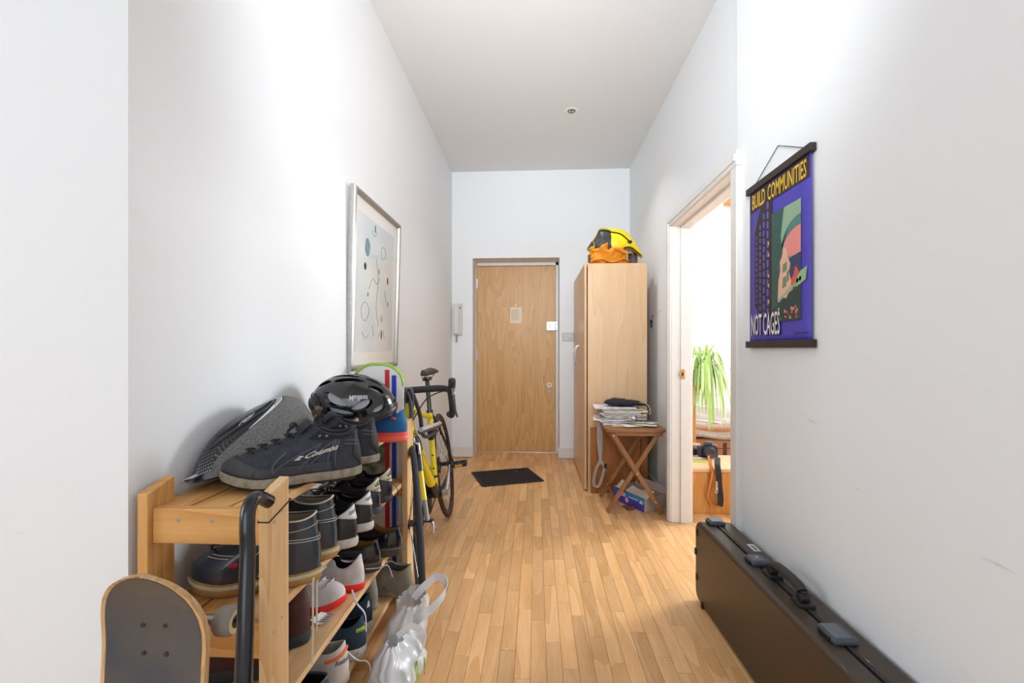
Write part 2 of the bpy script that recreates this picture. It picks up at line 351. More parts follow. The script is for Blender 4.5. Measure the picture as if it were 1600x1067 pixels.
# ceiling downlight
p = on_z(893, 173.5, ZC)
dl = thing('ceiling_downlight', 'small round white recessed downlight in the ceiling', 'light', (p.x, p.y, ZC))
MB().lathe([(.030, .0), (.042, -.004), (.050, -.003), (.053, 0.0)], seg=32).build('trim_ring', mat('white_trim', '#e8e6e2', rough=.4), dl, smooth=60)
MB().cyl((0, 0, -.0005), (0, 0, -.0035), .030, .030, 28).build('recess', mat('lamp_grey', '#7d7873', rough=.5), dl, smooth=40)
for s in (-1, 1): MB().sphere((s * .012, .0, -.004), (.007, .007, .003), nu=10, nv=6).build('reflector', mat('lamp_face', '#d9d5cf', rough=.3), dl, smooth=60)

ll = bpy.data.lights.new('downlight_fill', 'AREA'); ll.shape = 'DISK'; ll.size = .05; ll.energy = 4.5; ll.spread = radians(105); ll.color = (0.95, 0.97, 1.0)  # light added under the unlit fitting to lift the far hall
lo_ = bpy.data.objects.new('downlight_fill', ll); COL.objects.link(lo_); lo_.parent = dl; lo_.location = (0, 0, -.012)
# ================================================================== SHOE RACK
PINE = {a: wood('pine_' + a, '#e2ae6c', '#c68a45', a, 1.0, rough=.5, contrast=1.0, ring=16, knots=3.0) for a in 'XYZ'}
PINEL = {a: wood('pale_pine_' + a, '#e8c598', '#d3a36a', a, 1.0, rough=.5, contrast=1.0, ring=14, knots=2.5) for a in 'XYZ'}
SH = [.762, .522, .292, .102]                # shelf tops
RY0, RY1 = .905, 2.012
rack = thing('shoe_rack', 'pine slatted shoe rack with four shelves against the left wall', 'shoe rack', (-.70, 1.45, 0))
RK = rack.location
def rk(mb, name, m, **k):
    mb.v = [(x - RK.x, y - RK.y, z - RK.z) for x, y, z in mb.v]; return mb.build(name, m, rack, **k)
def post(x0, x1, y0, y1, zb, zt, m):
    h = .012
    mb = MB(); ym = y0 + .025
    mb.add([(x0, y0, 0), (x1, y0, 0), (x1, y1, 0), (x0, y1, 0), (x0, y0, zb), (x1, y0, zb), (x1, y1, zt), (x0, y1, zt)], [(0, 3, 2, 1), (4, 5, 6, 7), (0, 1, 5, 4), (1, 2, 6, 5), (2, 3, 7, 6), (3, 0, 4, 7)])
    return rk(mb, 'post', m, bevel=.002)
post(-.845, -.822, RY0, RY0 + .072, .798, .818, PINE['Z'])
post(-.582, -.560, RY0 + .005, RY0 + .082, .798, .818, PINEL['Z'])
post(-.845, -.822, RY1 - .085, RY1, .79, .79, PINE['Z'])
post(-.584, -.560, RY1 - .088, RY1, .79, .79, PINEL['Z'])
SCREW = mat('screw_zinc', '#b9bdc0', rough=.35, metal=.9)
for si, z in enumerate(SH):
    for (ya, yb) in ((RY0 + .012, RY0 + .034), (RY1 - .05, RY1 - .028)):
        hgt = .072 if si < 3 else .055
        r_ = rk(MB().box((-.821, ya, z - hgt), (-.583, yb, z + .002)), 'rail', PINE['X'], bevel=.0015)
        if ya < 1:
            for xs in (-.765, -.69, -.615):
                o = MB().cyl((xs - RK.x, ya - RK.y + .001, z - .022), (xs - RK.x, ya - RK.y - .001, z - .022), .0042, seg=12).build('screw', SCREW, r_)
    for k in range(3):
        x0 = -.842 + k * .0885
        rk(MB().box((x0, RY0 + .036, z - .019), (x0 + .079, RY1 - .052, z - .0005)), 'slat', (PINE if k < 2 else PINEL)['Y'], bevel=.0015)
for z in (.735, .50, .272):                  # screws through the broad face of the near post
    for (dy, dz) in ((.025, 0), (.055, .014)):
        rk(MB().cyl((-.561, RY0 + dy, z + dz), (-.5592, RY0 + dy, z + dz), .0042, seg=12), 'screw', SCREW)
CORD = mat('black_cord', '#1b1a1c', rough=.6)
e = .0017
rk(MB().tube([(-.583, RY0 + .004, .742), (-.559, RY0 + .004, .742), (-.559, RY0 + .088, .764), (-.583, RY0 + .088, .764)], e, 6, closed=True), 'elastic_cord', CORD)
# paper label lying on the third shelf
pz = SH[2] + .0005; c = on_z(507, 968, pz)
lb = MB().grid(lambda u, v: (c.x - .03 + .06 * u + .012 * v, c.y - .025 + .05 * v - .01 * u, pz + .003 + .012 * abs(u - .45) ** 2 * 4), 8, 5).build('paper_tag', mat('white_paper', '#e9e4e2', rough=.8), None, solid=.0005)
tag(lb, 'small printed white paper tag lying on the third shelf of the rack', 'tag')
q = MB()
for i in range(5): q.box((c.x - .016, c.y - .018 + i * .009, pz + .0042), (c.x + .02, c.y - .015 + i * .009, pz + .0052))
q.build('print_lines', mat('grey_ink', '#8c8684', rough=.8), lb)

# ================================================================== SHOES
BLK = mat('black_leather', '#15161a', rough=.32, bump=.1, bscale=160, coat=.25)
def shoe(name, label, heel, ang, z, L=.285, W=.102, zc=.085, zf=.10, dip=.018, toeh=.055, sole=.028, s1=.47, upper=BLK, solem=None, inner=None,
         lace=None, nl=4, group=None, lean=0.0, spring=.012, tongue=.02, heelpatch=None, toecap=None, panel=None, stitch=None, lug=False, text=None, midstripe=None, rim=None,
         stripe=None, collar=None, heelpull=None, welt=None, roll=0.0, soleslope=0.0, arch=True, extra=None, cat='shoe'):
    """heel: (x, y) of the back of the heel; ang: direction of the toe, degrees from +x"""
    root = thing(name, label, cat, (heel[0], heel[1], z), (roll, lean, radians(ang)), group)
    inner = inner or mat('shoe_lining', '#3a3738', rough=.9); solem = solem or mat('black_rubber', '#1c1b1b', rough=.7)
    N = 44
    def wid(s):
        pts = [(0, .74), (.15, .76), (.38, .70), (.55, .84), (.72, 1.0), (.86, .93), (1, .8)]
        for (a, va), (b, vb) in zip(pts, pts[1:]):
            if s <= b: t = (s - a) / (b - a); t = t * t * (3 - 2 * t); f = va + (vb - va) * t; break
        e_ = max(0, 1 - abs(2 * s - 1) ** 3.4) ** .52
        return W / 2 * f * e_
    def sp(s): return spring * max(0, (s - .72) / .28) ** 1.6
    def foot(th, ex=0.0):
        s = .5 - .5 * cos(th); sg = 1 if sin(th) >= 0 else -1
        x = s * L; y = sg * wid(s); 
        if ex: x += -cos(th) * ex; y += sin(th) * ex
        return Vector((x, y, sp(s)))
    def opening(th, k=1.0):
        s = .035 + (s1 - .035) * (.5 - .5 * cos(th)); t = .5 - .5 * cos(th)
        y = W * .36 * sin(th) * (1.0 - .35 * t) ; zz = sole + zc + (zf - zc) * t ** 1.5 - dip * sin(th) ** 2 * (1 if t < .8 else .4)
        zz += .006 * max(0, cos(th)) ** 4
        return Vector((s * L, y, zz))
    def surf(th, k, off=0.0):
        P0 = foot(th); P0.z += sole; P3 = opening(th); t = (.5 - .5 * cos(th)) ** 2.2
        P1 = P0.copy(); P1.z += (.45 * zc) * (1 - t) + toeh * .95 * t; P1.x += -cos(th) * .007; P1.y += sin(th) * .005
        P2 = P0.lerp(P3, .92 * (1 - t) + .50 * t); P2.z = sole + (.75 * zc) * (1 - t) + (toeh * 1.02) * t
        a = 1 - k; p = P0 * a ** 3 + P1 * 3 * a * a * k + P2 * 3 * a * k * k + P3 * k ** 3
        if off:
            e1 = surf(th + .03, k) - surf(th - .03, k); e2 = surf(th, min(1, k + .03)) - surf(th, max(0, k - .03))
            n = e2.cross(e1)
            if n.length > 1e-12: p = p + n.normalized() * off
        return p
    ths = [2 * pi * i / N for i in range(N)]
    rings = [[surf(t, k / 11.0) for t in ths] for k in range(12)]
    ow = MB().rings(rings)
    r2 = [opening(t) for t in ths]; cen = Vector(((.035 + s1) / 2 * L, 0, 0))
    def inw(p, d, dz): q2 = Vector((cen.x, 0, p.z)); v = (q2 - p); v.z = 0; return p + v.normalized() * min(d, v.length * .5) + Vector((0, 0, dz))
    U = ow.rings([r2, [inw(p, .003, .0028) for p in r2], [inw(p, .0065, -.0005) for p in r2]]).build('upper', upper, root, smooth=50)
    lo = [Vector((foot(t).x * .55 + .012, foot(t).y * .86, sole + .008)) for t in ths]
    hi = [inw(p, .0065, -.0005) for p in r2]
    MB().rings([hi, [a.lerp(b, .5) for a, b in zip(hi, lo)], lo], cap1=True).build('lining', inner, root, smooth=50)
    def patch(nm, th0, th1, k0, k1, m, off=.0014, nu=14, nv=6, shape=None, lab=None):
        def fn(u, v):
            t0, t1, a, b = th0, th1, k0, k1
            if shape: a, b = shape(u)
            return surf(t0 + (t1 - t0) * u, a + (b - a) * v, off)
        return MB().grid(fn, nu, nv).build(nm, m, root, smooth=60, solid=.0012, label=lab)
    # sole
    def ring(ex, zz, hs=0): 
        out = []
        for t in ths:
            p = foot(t, ex); s = p.x / L
            p.z += zz
            if hs and arch and .30 < s < .52: p.z += hs * sin(pi * (s - .30) / .22)
            if lug and zz <= .006: p.z += .007 * (sin(s * 62) > 0) 
            out.append(p)
        return out
    tail = ring(.001, sole + .004 if welt is None else sole)
    S_ = MB().rings([ring(-.004, 0.0, .006), ring(.001, .002, .005), ring(.004, sole * .35), ring(.0045, sole * .8), ring(.002, sole + .002)], cap0=True, cap1=True).build('sole', solem, root, smooth=50)
    if welt: 
        MB().rings([ring(.0048, sole * .62), ring(.0068, sole * .7), ring(.0068, sole * .86), ring(.003, sole * .92)]).build('welt', welt, root, smooth=50)
    if midstripe:
        a_, b_ = (.34, 1.0) if lug else (.12, .7)
        MB().rings([ring(.0050, sole * a_), ring(.0064, sole * (a_ + .08)), ring(.0060, sole * (b_ - .08)), ring(.0040, sole * b_)]).build('midsole', midstripe, root, smooth=50)
    if stitch:
        sm = MB()
        for i in range(64):
            t = 2 * pi * i / 64; a = foot(t, .0062 if welt else .0052); b = foot(t + .055, .0062 if welt else .0052); zz = sole * .93
            a.z += zz; b.z += zz; sm.bar(a, b, .0012, .0012)
        o = sm.build('stitching', stitch, root); o['kind'] = 'stuff'
    if heelpatch:
        m_, hw, k0 = heelpatch
        patch('heel_tab', -hw, hw, k0, .99, m_, shape=lambda u: (k0 + .25 * (abs(u - .5) * 2) ** 1.5, .99))
    if toecap: patch('toe_cap', pi - 1.15, pi + 1.15, 0.0, .3, toecap, nu=20, shape=lambda u: (0.0, .34 - .18 * (abs(u - .5) * 2) ** 2))
    if collar: patch('collar', -2.2, 2.2, .84, 1.0, collar, off=.0016, nu=30)
    if rim:
        MB().tube([opening(t) + Vector((0, 0, .0015)) for t in ths], .0024, 6, closed=True).build('rim_binding', rim, root, smooth=60)
    if tongue:
        T = opening(pi); w_ = W * .30
        def tf(u, v):
            return Vector((T.x + .016 * v - .026 * v * 0 + .03 * (1 - v) - .012 * v - .010 * (2 * u - 1) ** 2, (u - .5) * w_ * (1 + .2 * v) * 1.3, T.z - .012 + (tongue + .012) * v - .010 * (2 * u - 1) ** 2))
        MB().grid(tf, 10, 6).build('tongue', upper if not extra or 'tongue' not in extra else extra['tongue'], root, smooth=60, solid=.005)
    if lace:
        lm = MB()
        kk = [.93 - .62 * i / (nl - 1 if nl > 1 else 1) * (.72) for i in range(nl)]
        for i, k in enumerate(kk):
            dl = .62 - .05 * i
            pts = [surf(pi - dl + 2 * dl * j / 8, k + (.02 if j % 2 else 0), .0035 + .004 * (1 - abs(j - 4) / 4)) for j in range(9)]
            lm.tube(pts, .0026, 6)
        k = kk[0]; c0 = surf(pi, k, .011)
        for sg in (1, -1):                   # bow
            lm.tube(catmull([c0, c0 + Vector((.006, sg * .010, .008)), c0 + Vector((.016, sg * .024, .003)), c0 + Vector((.018, sg * .022, -.006)), c0 + Vector((.006, sg * .010, .002)), c0], 5), .0018, 6)
            lm.tube(catmull([c0, c0 + Vector((.012, sg * .016, .000)), c0 + Vector((.020, sg * .030, -.010)), c0 + Vector((.026, sg * .036, -.020))], 5), .0018, 6)
        lm.build('shoe_lace', lace, root, smooth=60)
    if panel:
        for (nm, sd, t0, t1, k0, k1, m_) in panel:
            for sg in ((1, -1) if sd == 0 else (sd,)):
                patch(nm, sg * t0, sg * t1, k0, k1, m_, off=.0018 if nm != 'overlay' else .0024)
    if stripe:
        for (nm, pts, r, m_) in stripe:
            for sg in (1, -1):
                MB().tube([surf(sg * a, b, .0012) for a, b in pts], r, 5, flat=1).build(nm, m_, root, smooth=60)
    if text:
        s_, sg, t0, t1, k0, kh, m_, bold = text
        # reads left to right for someone facing that side
        _, _, asp = text_geo(s_, bold)
        text_on('lettering', s_, lambda u, v: surf(t0 + (t1 - t0) * u, k0 + .15 * u + kh * v, .0052), m_, root, bold)
    root['_w'] = 0; del root['_w']
    return root, surf, opening
def lace_tail(root, pts, m, r=.0021):
    """loose lace end, points given in room coordinates"""
    M = (Matrix.Translation(root.location) @ root.rotation_euler.to_matrix().to_4x4()).inverted()
    return MB().tube([M @ p for p in catmull(pts, 6)], r, 6, flat=.6).build('loose_lace', m, root, smooth=60)

navyb = mat('navy_black_mesh', '#2c2e39', rough=.75, bump=.5, bscale=500, var=.25, vscale=60)
darkrub = mat('dirty_rubber', '#8a8070', rough=.85, var=.25, vscale=60); lugrub = mat('lug_rubber', '#252322', rough=.9)
greytpu = mat('grey_overlay', '#484c5c', rough=.45); dustrub = mat('toe_rubber', '#3b3c40', rough=.7, var=.15, vscale=40)
CREAMT = mat('cream_print', '#e6dfc9', rough=.7)
def hiker(label, heel, ang, txt, g):
    zig = []
    for a, b in (((.95, .10), (1.15, .80)), ((1.15, .80), (1.42, .12)), ((1.42, .12), (1.62, .72)), ((1.62, .72), (1.9, .10)), ((1.9, .10), (2.1, .55)), ((1.08, .1), (1.3, .84)), ((1.3, .84), (1.54, .1)), ((.35, .62), (.95, .74)), ((.3, .5), (.9, .62))):
        zig.append(('overlay_strip', [(a[0] + (b[0] - a[0]) * i / 8, a[1] + (b[1] - a[1]) * i / 8) for i in range(9)], .0024, greytpu))
    r, sf, op = shoe('hiking_shoe', label, heel, ang, SH[0], L=.315, W=.116, zc=.098, zf=.118, dip=.014, toeh=.046, sole=.032, s1=.40, upper=navyb, solem=lugrub, midstripe=darkrub, lug=True,
        lace=mat('black_lace', '#1d1c1f', rough=.8), nl=5, toecap=dustrub, collar=mat('padded_collar', '#1e1d22', rough=.9), stripe=zig, tongue=.012, group=g, spring=.02,
        heelpatch=(mat('heel_rubber', '#2f2f35', rough=.7), .55, .0), text=txt,
        panel=[('side_panel', 0, 1.0, 2.2, .0, .20, mat('side_guard', '#34343c', rough=.6))])
    for sg in (1, -1):
        for tk in ((1.95, .97), (1.75, .99)):
            q_ = sf(sg * tk[0], tk[1] - .06, .004); MB().sphere(q_, .0042, nu=10, nv=6).build('lace_hook', mat('gunmetal', '#6d7686', rough=.3, metal=.9), r, smooth=60)
    return r, sf
# toe points to the wall; local +y of a shoe turned by 180 degrees faces the camera
r, sf = hiker('black mid-height hiking shoe with cream lettering, nearest on the top shelf', (-.478, 1.19), 208, ('Columbia', 1, 1.60, 1.06, .34, .17, CREAMT, .008), 'hiking shoes on the top shelf')
for i in range(4):
    for j in range(2):
        a = 1.645 + .022 * i; b = .325 + .055 * j
        MB().add([sf(a - .008, b, .0052), sf(a - .008, b + .042, .0052), sf(a + .008, b + .042, .0052), sf(a + .008, b, .0052)], [(0, 1, 2, 3)]).build('logo_mark', CREAMT, r)
hiker('black mid-height hiking shoe behind the lettered one on the top shelf', (-.475, 1.318), 196, None, 'hiking shoes on the top shelf')
brn = mat('brown_suede', '#5d4a40', rough=.9, var=.25, vscale=50, bump=.3, bscale=400); tan = mat('beige_lace', '#b8a888', rough=.9, var=.3, vscale=300)
beige = mat('beige_knit', '#a8957c', rough=.9, var=.2, vscale=80)
for i, (hx, hy, a) in enumerate(((-.57, 1.425, 184),)):
    shoe('walking_shoe', ['brown walking shoe with beige laces behind the black hiking shoes', 'brown walking shoe with tan heel under the black helmet'][i], (hx, hy), a, SH[0], L=.29, W=.10, zc=.086, zf=.10, toeh=.06, upper=brn, solem=darkrub,
         lace=tan, nl=4, heelpatch=(beige, .8, .3), inner=mat('tan_lining', '#8a745c', rough=.9), group='brown walking shoes on the top shelf', tongue=.03)
blue = mat('blue_mesh', '#0f5f96', rough=.7, bump=.4, bscale=420, var=.12, vscale=40); coral = mat('coral_foam', '#ee4f3e', rough=.55, bump=.15, bscale=300)
oran = mat('orange_lace', '#f0542a', rough=.7)
for i, (hx, hy, a) in enumerate(((-.560, 1.530, 174), (-.482, 1.642, 176))):
    shoe('running_shoe', ['blue running shoe with coral sole, left of its pair on the top shelf', 'blue running shoe with coral sole at the far end of the top shelf'][i], (hx, hy), a, SH[0] + .001, L=.285, W=.104, zc=.076, zf=.082, dip=.022, toeh=.055, sole=.034,
         upper=blue, solem=coral, lace=oran, nl=4, group='blue running shoes on the top shelf', inner=mat('navy_lining', '#16233a', rough=.9), spring=.02,
         stripe=[('reflective_strip', [(.75 + .05 * j, .62 + .035 * j) for j in range(8)], .0042, coral)], midstripe=mat('coral_band', '#f06a55', rough=.5), tongue=.025, extra={'tongue': oran})
# second shelf
navyl = mat('navy_leather', '#2b3644', rough=.30, bump=.15, bscale=140, coat=.4); creams = mat('cream_stitch', '#d8d4c2', rough=.8)
crepe = mat('crepe_sole', '#a98450', rough=.75, var=.15, vscale=30, bump=.3, bscale=90); grin = mat('grey_shearling', '#a39a8c', rough=1.0, bump=.6, bscale=300)
for i, (hx, hy, a) in enumerate(((-.550, 1.115, 196), (-.562, 1.235, 190))):
    r, sf, op = shoe('ankle_boot', ['navy leather ankle boot with cream rim, nearest on the second shelf', 'navy leather ankle boot with cream rim, second on the second shelf'][i], (hx, hy), a, SH[1], L=.29, W=.108, zc=.132, zf=.140, dip=.006, toeh=.062, sole=.030, s1=.44,
         upper=navyl, solem=crepe, inner=grin, rim=creams, welt=mat('cream_welt', '#cfc6a6', rough=.6), stitch=creams, group='navy ankle boots on the second shelf', tongue=.0, lace=CORD, nl=3,
         stripe=[('seam', [(t, .80 - .02 * t) for t in [x * .12 for x in range(0, 16)]], .0008, creams), ('seam', [(t, .52 + .06 * t) for t in [x * .1 for x in range(0, 14)]], .0008, creams), ('seam', [(t, .47 + .06 * t) for t in [x * .1 for x in range(0, 14)]], .0008, creams),
                 ('seam', [(2.15 + .05 * x, .40) for x in range(0, 12)], .0008, creams), ('seam', [(2.12 + .05 * x, .45) for x in range(0, 12)], .0008, creams)])
    if i == 0:
        for px in (489, 495): lace_tail(r, [on_x(px + 14, 885, -.575), on_x(px + 2, 900, -.556), on_x(px, 925, -.552), on_x(px, 980, -.550), on_x(px - 1, 1038 if px < 492 else 985, -.552)], creams, .0026)
        a1 = sf(1.95, .30, .003); MB().sphere(a1, (.012, .002, .006), nu=12, nv=6).build('red_tab', mat('red_tab', '#b5182a', rough=.5), r, smooth=60)
        MB().tube([sf(1.98 - .42 * u, .44 + .03 * sin(u * 46) + .02 * sin(u * 19), .0022) for u in [j / 60 for j in range(61)]], .0007, 4).build('stitched_script', creams, r)
        text_on('lettering', 'CAT', lambda u, v: sf(.35 - .2 * u, .16 + .10 * v, .0012), mat('embossed', '#12161d', rough=.5), r) if False else None
WHL = mat('white_leather', '#d8d7d8', rough=.5); blkm = mat('black_smooth', '#17171b', rough=.38, coat=.2, bump=.08, bscale=120); OFFW = mat('offwhite_rubber', '#bdbab5', rough=.6, var=.1, vscale=40)
INK = mat('black_ink', '#121212', rough=.6)
for i, (hx, hy) in enumerate(((-.533, 1.305), (-.530, 1.425))):
    r, sf, op = shoe('court_shoe', ['black shoe with white heel tab beside the navy boots', 'black shoe with white heel tab, second of its pair'][i], (hx, hy), 184, SH[1], L=.29, W=.104, zc=.092, zf=.098, dip=.026, toeh=.05, sole=.026,
         upper=blkm, solem=OFFW, lace=CORD, nl=4, heelpatch=(WHL, 1.05, .50), group='black shoes with white heel tabs', tongue=.02, inner=mat('black_lining', '#0e0e10', rough=.95))
    text_on('lettering', 'Somm', lambda u, v: sf(.52 - .52 * u, .72 + .16 * v, .0040), INK, r, .01)
CRM = mat('cream_leather', '#d9d2b4', rough=.55); navs = mat('navy_shiny', '#1b2130', rough=.25, coat=.4)
for i, (hx, hy) in enumerate(((-.553, 1.565), (-.553, 1.69))):
    r, sf, op = shoe('football_trainer', ['black trainer with cream heel and three-bar emblem on the second shelf', 'black trainer with cream heel at the far end of the second shelf'][i], (hx, hy), 183, SH[1], L=.285, W=.10, zc=.098, zf=.094, dip=.028, toeh=.048, sole=.024,
         upper=navs, solem=mat('grey_rubber', '#3d4046', rough=.6), lace=CORD, nl=4, heelpatch=(CRM, 1.0, .46), group='black trainers with cream heels', tongue=.02, inner=mat('black_lining', '#0e0e10', rough=.95))
    for j in range(3):
        a0 = .42 - .13 * j; h0 = .10 + .055 * j
        MB().add([sf(a0, .70, .0040), sf(a0 - .085, .70, .0040), sf(a0 - .085 + .05, .70 + h0, .0040), sf(a0 + .05, .70 + h0 - .02, .0040)], [(0, 1, 2, 3)]).build('emblem_bar', INK, r)
    text_on('lettering', 'adidas', lambda u, v: sf(.50 - .48 * u, .56 + .11 * v, .0040), INK, r, .01)
    if i == 0:
        lace_tail(r, [(-.60, 1.64, .60), (-.565, 1.70, .585), (-.548, 1.735, .56), (-.545, 1.74, .50), (-.545, 1.735, .43)], CORD, .0018)
# third shelf
suede = mat('oxblood_leather', '#4a2a24', rough=.6, var=.2, vscale=30, bump=.2, bscale=120); dks = mat('grey_block_sole', '#33373c', rough=.7)
for i, (hx, hy) in enumerate(((-.645, 1.10), (-.632, 1.215))):
    shoe('leather_boot', ['oxblood leather boot, nearest on the third shelf', 'oxblood leather boot, second on the third shelf'][i], (hx, hy), 186, SH[2], L=.2, W=.095, zc=.115, zf=.13, dip=.006, toeh=.055, sole=.032, s1=.55, upper=suede, solem=dks, lace=CORD, nl=3,
         group='oxblood boots on the third shelf', inner=mat('dark_lining', '#1c1412', rough=.95), tongue=.01)
knit = mat('white_knit', '#cfcbca', rough=.85, bump=.8, bscale=350, var=.12, vscale=25); redf = mat('red_foam', '#e8291f', rough=.5); lil = mat('lilac_lace', '#cbc3d4', rough=.8)
r, sf, op = shoe('knit_trainer', 'white knit trainer with red sole, toe pointing into the hallway', (-.852, 1.36), 6, SH[2] + .001, L=.25, W=.098, zc=.07, zf=.078, dip=.02, toeh=.052, sole=.022, upper=knit, solem=redf, lace=lil, nl=4, group='white knit trainers on the third shelf', spring=.016, s1=.45)
r, sf, op = shoe('knit_trainer', 'white knit trainer with red sole, heel towards the hallway', (-.585, 1.49), 176, SH[2] + .001, L=.255, W=.098, zc=.086, zf=.08, dip=.032, toeh=.052, sole=.022, upper=knit, solem=redf, lace=lil, nl=4, group='white knit trainers on the third shelf', inner=mat('dark_lining2', '#232228', rough=.95))
lace_tail(r, [(-.60, 1.43, .32), (-.575, 1.40, .300), (-.560, 1.385, .296), (-.545, 1.40, .26), (-.545, 1.41, .20)], lil, .003)
lace_tail(r, [(-.60, 1.55, .33), (-.57, 1.60, .31), (-.552, 1.64, .30), (-.540, 1.655, .25)], lil, .003)
yel = mat('yellow_lining', '#a77d2a', rough=.8); dmr = mat('smoke_sole', '#4b4a44', rough=.45); ystitch = mat('yellow_stitch', '#c9ad55', rough=.7)
gl = mat('gloss_navy_black', '#151a24', rough=.18, coat=.6)
for i, (hx, hy) in enumerate(((-.575, 1.625), (-.532, 1.755))):
    shoe('derby_shoe', ['glossy black derby shoe with tan lining on the third shelf', 'glossy black derby shoe with tan lining beside the far post'][i], (hx, hy), 181, SH[2], L=.275, W=.106, zc=.070, zf=.08, dip=.016, toeh=.055, sole=.034, upper=gl, solem=dmr, inner=yel, stitch=ystitch, welt=dmr,
         lace=CORD, nl=3, group='glossy derby shoes on the third shelf', tongue=.015, arch=True)
# bottom shelf
wleather = mat('worn_white_leather', '#cfc8c0', rough=.55, var=.1, vscale=20); og = mat('orange_trim', '#ef6a2b', rough=.6)
r, sf, op = shoe('leather_trainer', 'white leather trainer with orange band on the bottom shelf', (-.568, 1.325), 186, SH[3], L=.255, W=.108, zc=.088, zf=.092, dip=.014, toeh=.052, sole=.024, upper=wleather, solem=mat('worn_sole', '#c5bdae', rough=.7), lace=mat('white_lace', '#e2ded8', rough=.8), nl=4,
     inner=mat('white_lining', '#bdb7b3', rough=.9), stripe=[('orange_band', [(t, .80 - .14 * t) for t in [x * .12 for x in range(0, 11)]], .0052, og)])
text_on('lettering', 'Reebok', lambda u, v: sf(.75 - .75 * u, .42 + .16 * v, .0020), INK, r, .01)
lace_tail(r, [(-.60, 1.37, .17), (-.565, 1.385, .125), (-.535, 1.39, .118), (-.52, 1.385, .09), (-.518, 1.375, .02), (-.515, 1.36, .006)], MATS['white_lace'], .003)
teal = mat('teal_mesh', '#1a3444', rough=.7, bump=.4, bscale=400); lime = mat('lime_print', '#c8dc3a', rough=.6); spk = mat('speckled_foam', '#bdb2a6', rough=.8, var=.25, vscale=120)
for i, (hx, hy, a) in enumerate(((-.560, 1.445, 188), (-.588, 1.575, 186))):
    r, sf, op = shoe('sports_trainer', ['dark teal trainer with lime hatching on the bottom shelf', 'dark teal trainer with a white drop mark on the bottom shelf'][i], (hx, hy), a, SH[3], L=.25, W=.102, zc=.088, zf=.09, dip=.02, toeh=.05, sole=.034, upper=teal, solem=spk, lace=lil, nl=4, group='dark teal trainers on the bottom shelf',
         inner=mat('black_lining', '#0e0e10', rough=.95), stripe=[('lime_line', [(t, .62 + .10 * t) for t in [.1 + x * .08 for x in range(0, 9)]], .0011, lime)] if i == 0 else None)
    if i == 0:
        for j in range(6):
            t = .14 + .11 * j; MB().tube([sf(t, .50 + .10 * t, .0014), sf(t, .60 + .10 * t, .0014)], .0018, 5).build('lime_hatch', lime, r)
    else: MB().grid(lambda u, v: sf(.25 + .26 * u * (1 - .5 * v), .55 + .25 * v, .0018), 6, 4).build('drop_mark', WHL, r)
gsu = mat('grey_suede', '#8f8878', rough=.9, var=.12, vscale=30, bump=.25, bscale=300)
for i, (hx, hy, a, rl) in enumerate(((-.615, 1.70, 172, 0), (-.505, 1.80, 168, .0))):
    shoe('suede_shoe', ['grey suede shoe behind the teal trainers', 'grey suede shoe at the far end of the bottom shelf'][i], (hx, hy), a, SH[3] + (.0 if i == 0 else .0), L=.255, W=.108, zc=.095, zf=.10, dip=.014, toeh=.056, sole=.02, upper=gsu, solem=gsu, rim=mat('grey_binding', '#7b7567', rough=.9),
         inner=mat('grey_lining', '#6a6458', rough=.95), group='grey suede shoes on the bottom shelf', tongue=.028, lace=mat('grey_lace', '#9a9484', rough=.9), nl=3)
slate = mat('slate_rubber', '#39404f', rough=.45)
for i, (hx, hy) in enumerate(((-.575, 1.10), (-.572, 1.215))):
    shoe('slip_on_shoe', ['slate blue slip-on shoe, nearest on the bottom shelf', 'slate blue slip-on shoe beside the white leather trainer'][i], (hx, hy), 182, SH[3], L=.25, W=.10, zc=.066, zf=.076, dip=.006, toeh=.05, sole=.02, upper=slate, solem=slate, tongue=0, group='slate slip-on shoes on the bottom shelf', rim=mat('slate_rim', '#56606f', rough=.5), inner=mat('black_lining', '#0e0e10', rough=.95))
# ================================================================== HELMETS
def eval_mesh(o):
    dg = bpy.context.evaluated_depsgraph_get(); me = bpy.data.meshes.new_from_object(o.evaluated_get(dg)); return me
def dome_pt(th, ph, a, b, h, off=0.0):
    # ph 0 at the rim, pi/2 at the crown; th around
    k = cos(ph) ** .85; x = (a + off) * cos(th) * k; y = (b + off) * sin(th) * k; z = (h + off) * sin(ph) ** .95
    x += .0
    return Vector((x, y, z))
# --- vented black helmet
hm = thing('bicycle_helmet', 'glossy black vented bicycle helmet with white lettering on the shoes', 'helmet', (-.665, 1.60, .875), (radians(-16), radians(-6), radians(184)), 'bicycle helmets on the shoe rack')
A_, B_, H_ = .155, .108, .140
def dome(off, inner, nu=72, nv=26):
    mb = MB()
    o_ = [[dome_pt(2 * pi * i / nu, max(0.0, (pi / 2 * .995) * j / (nv - 1)), A_, B_, H_, off) for i in range(nu)] for j in range(nv)]
    i_ = [[dome_pt(2 * pi * i / nu, max(0.0, (pi / 2 * .995) * j / (nv - 1)), A_ - inner, B_ - inner, H_ - inner, off) for i in range(nu)] for j in range(nv)]
    for rg in (o_, i_):
        for row in rg:
            for p in row: p.z += .022 * (abs(p.x) / A_) ** 2 * (1 if p.z < .05 else .3) * (1 - p.z / .2)
    mb.rings(list(reversed(i_)) + o_, cap0=True, cap1=True); return mb
shell = dome(0, .020).build('shell', mat('helmet_black', '#0e0f13', rough=.16, coat=.5), hm, smooth=35)
cut = MB()
def cutter(c, r, rot):
    M = Matrix.Translation(Vector(c)) @ Euler(rot).to_matrix().to_4x4(); cut.sphere((0, 0, 0), r, M, nu=20, nv=12)
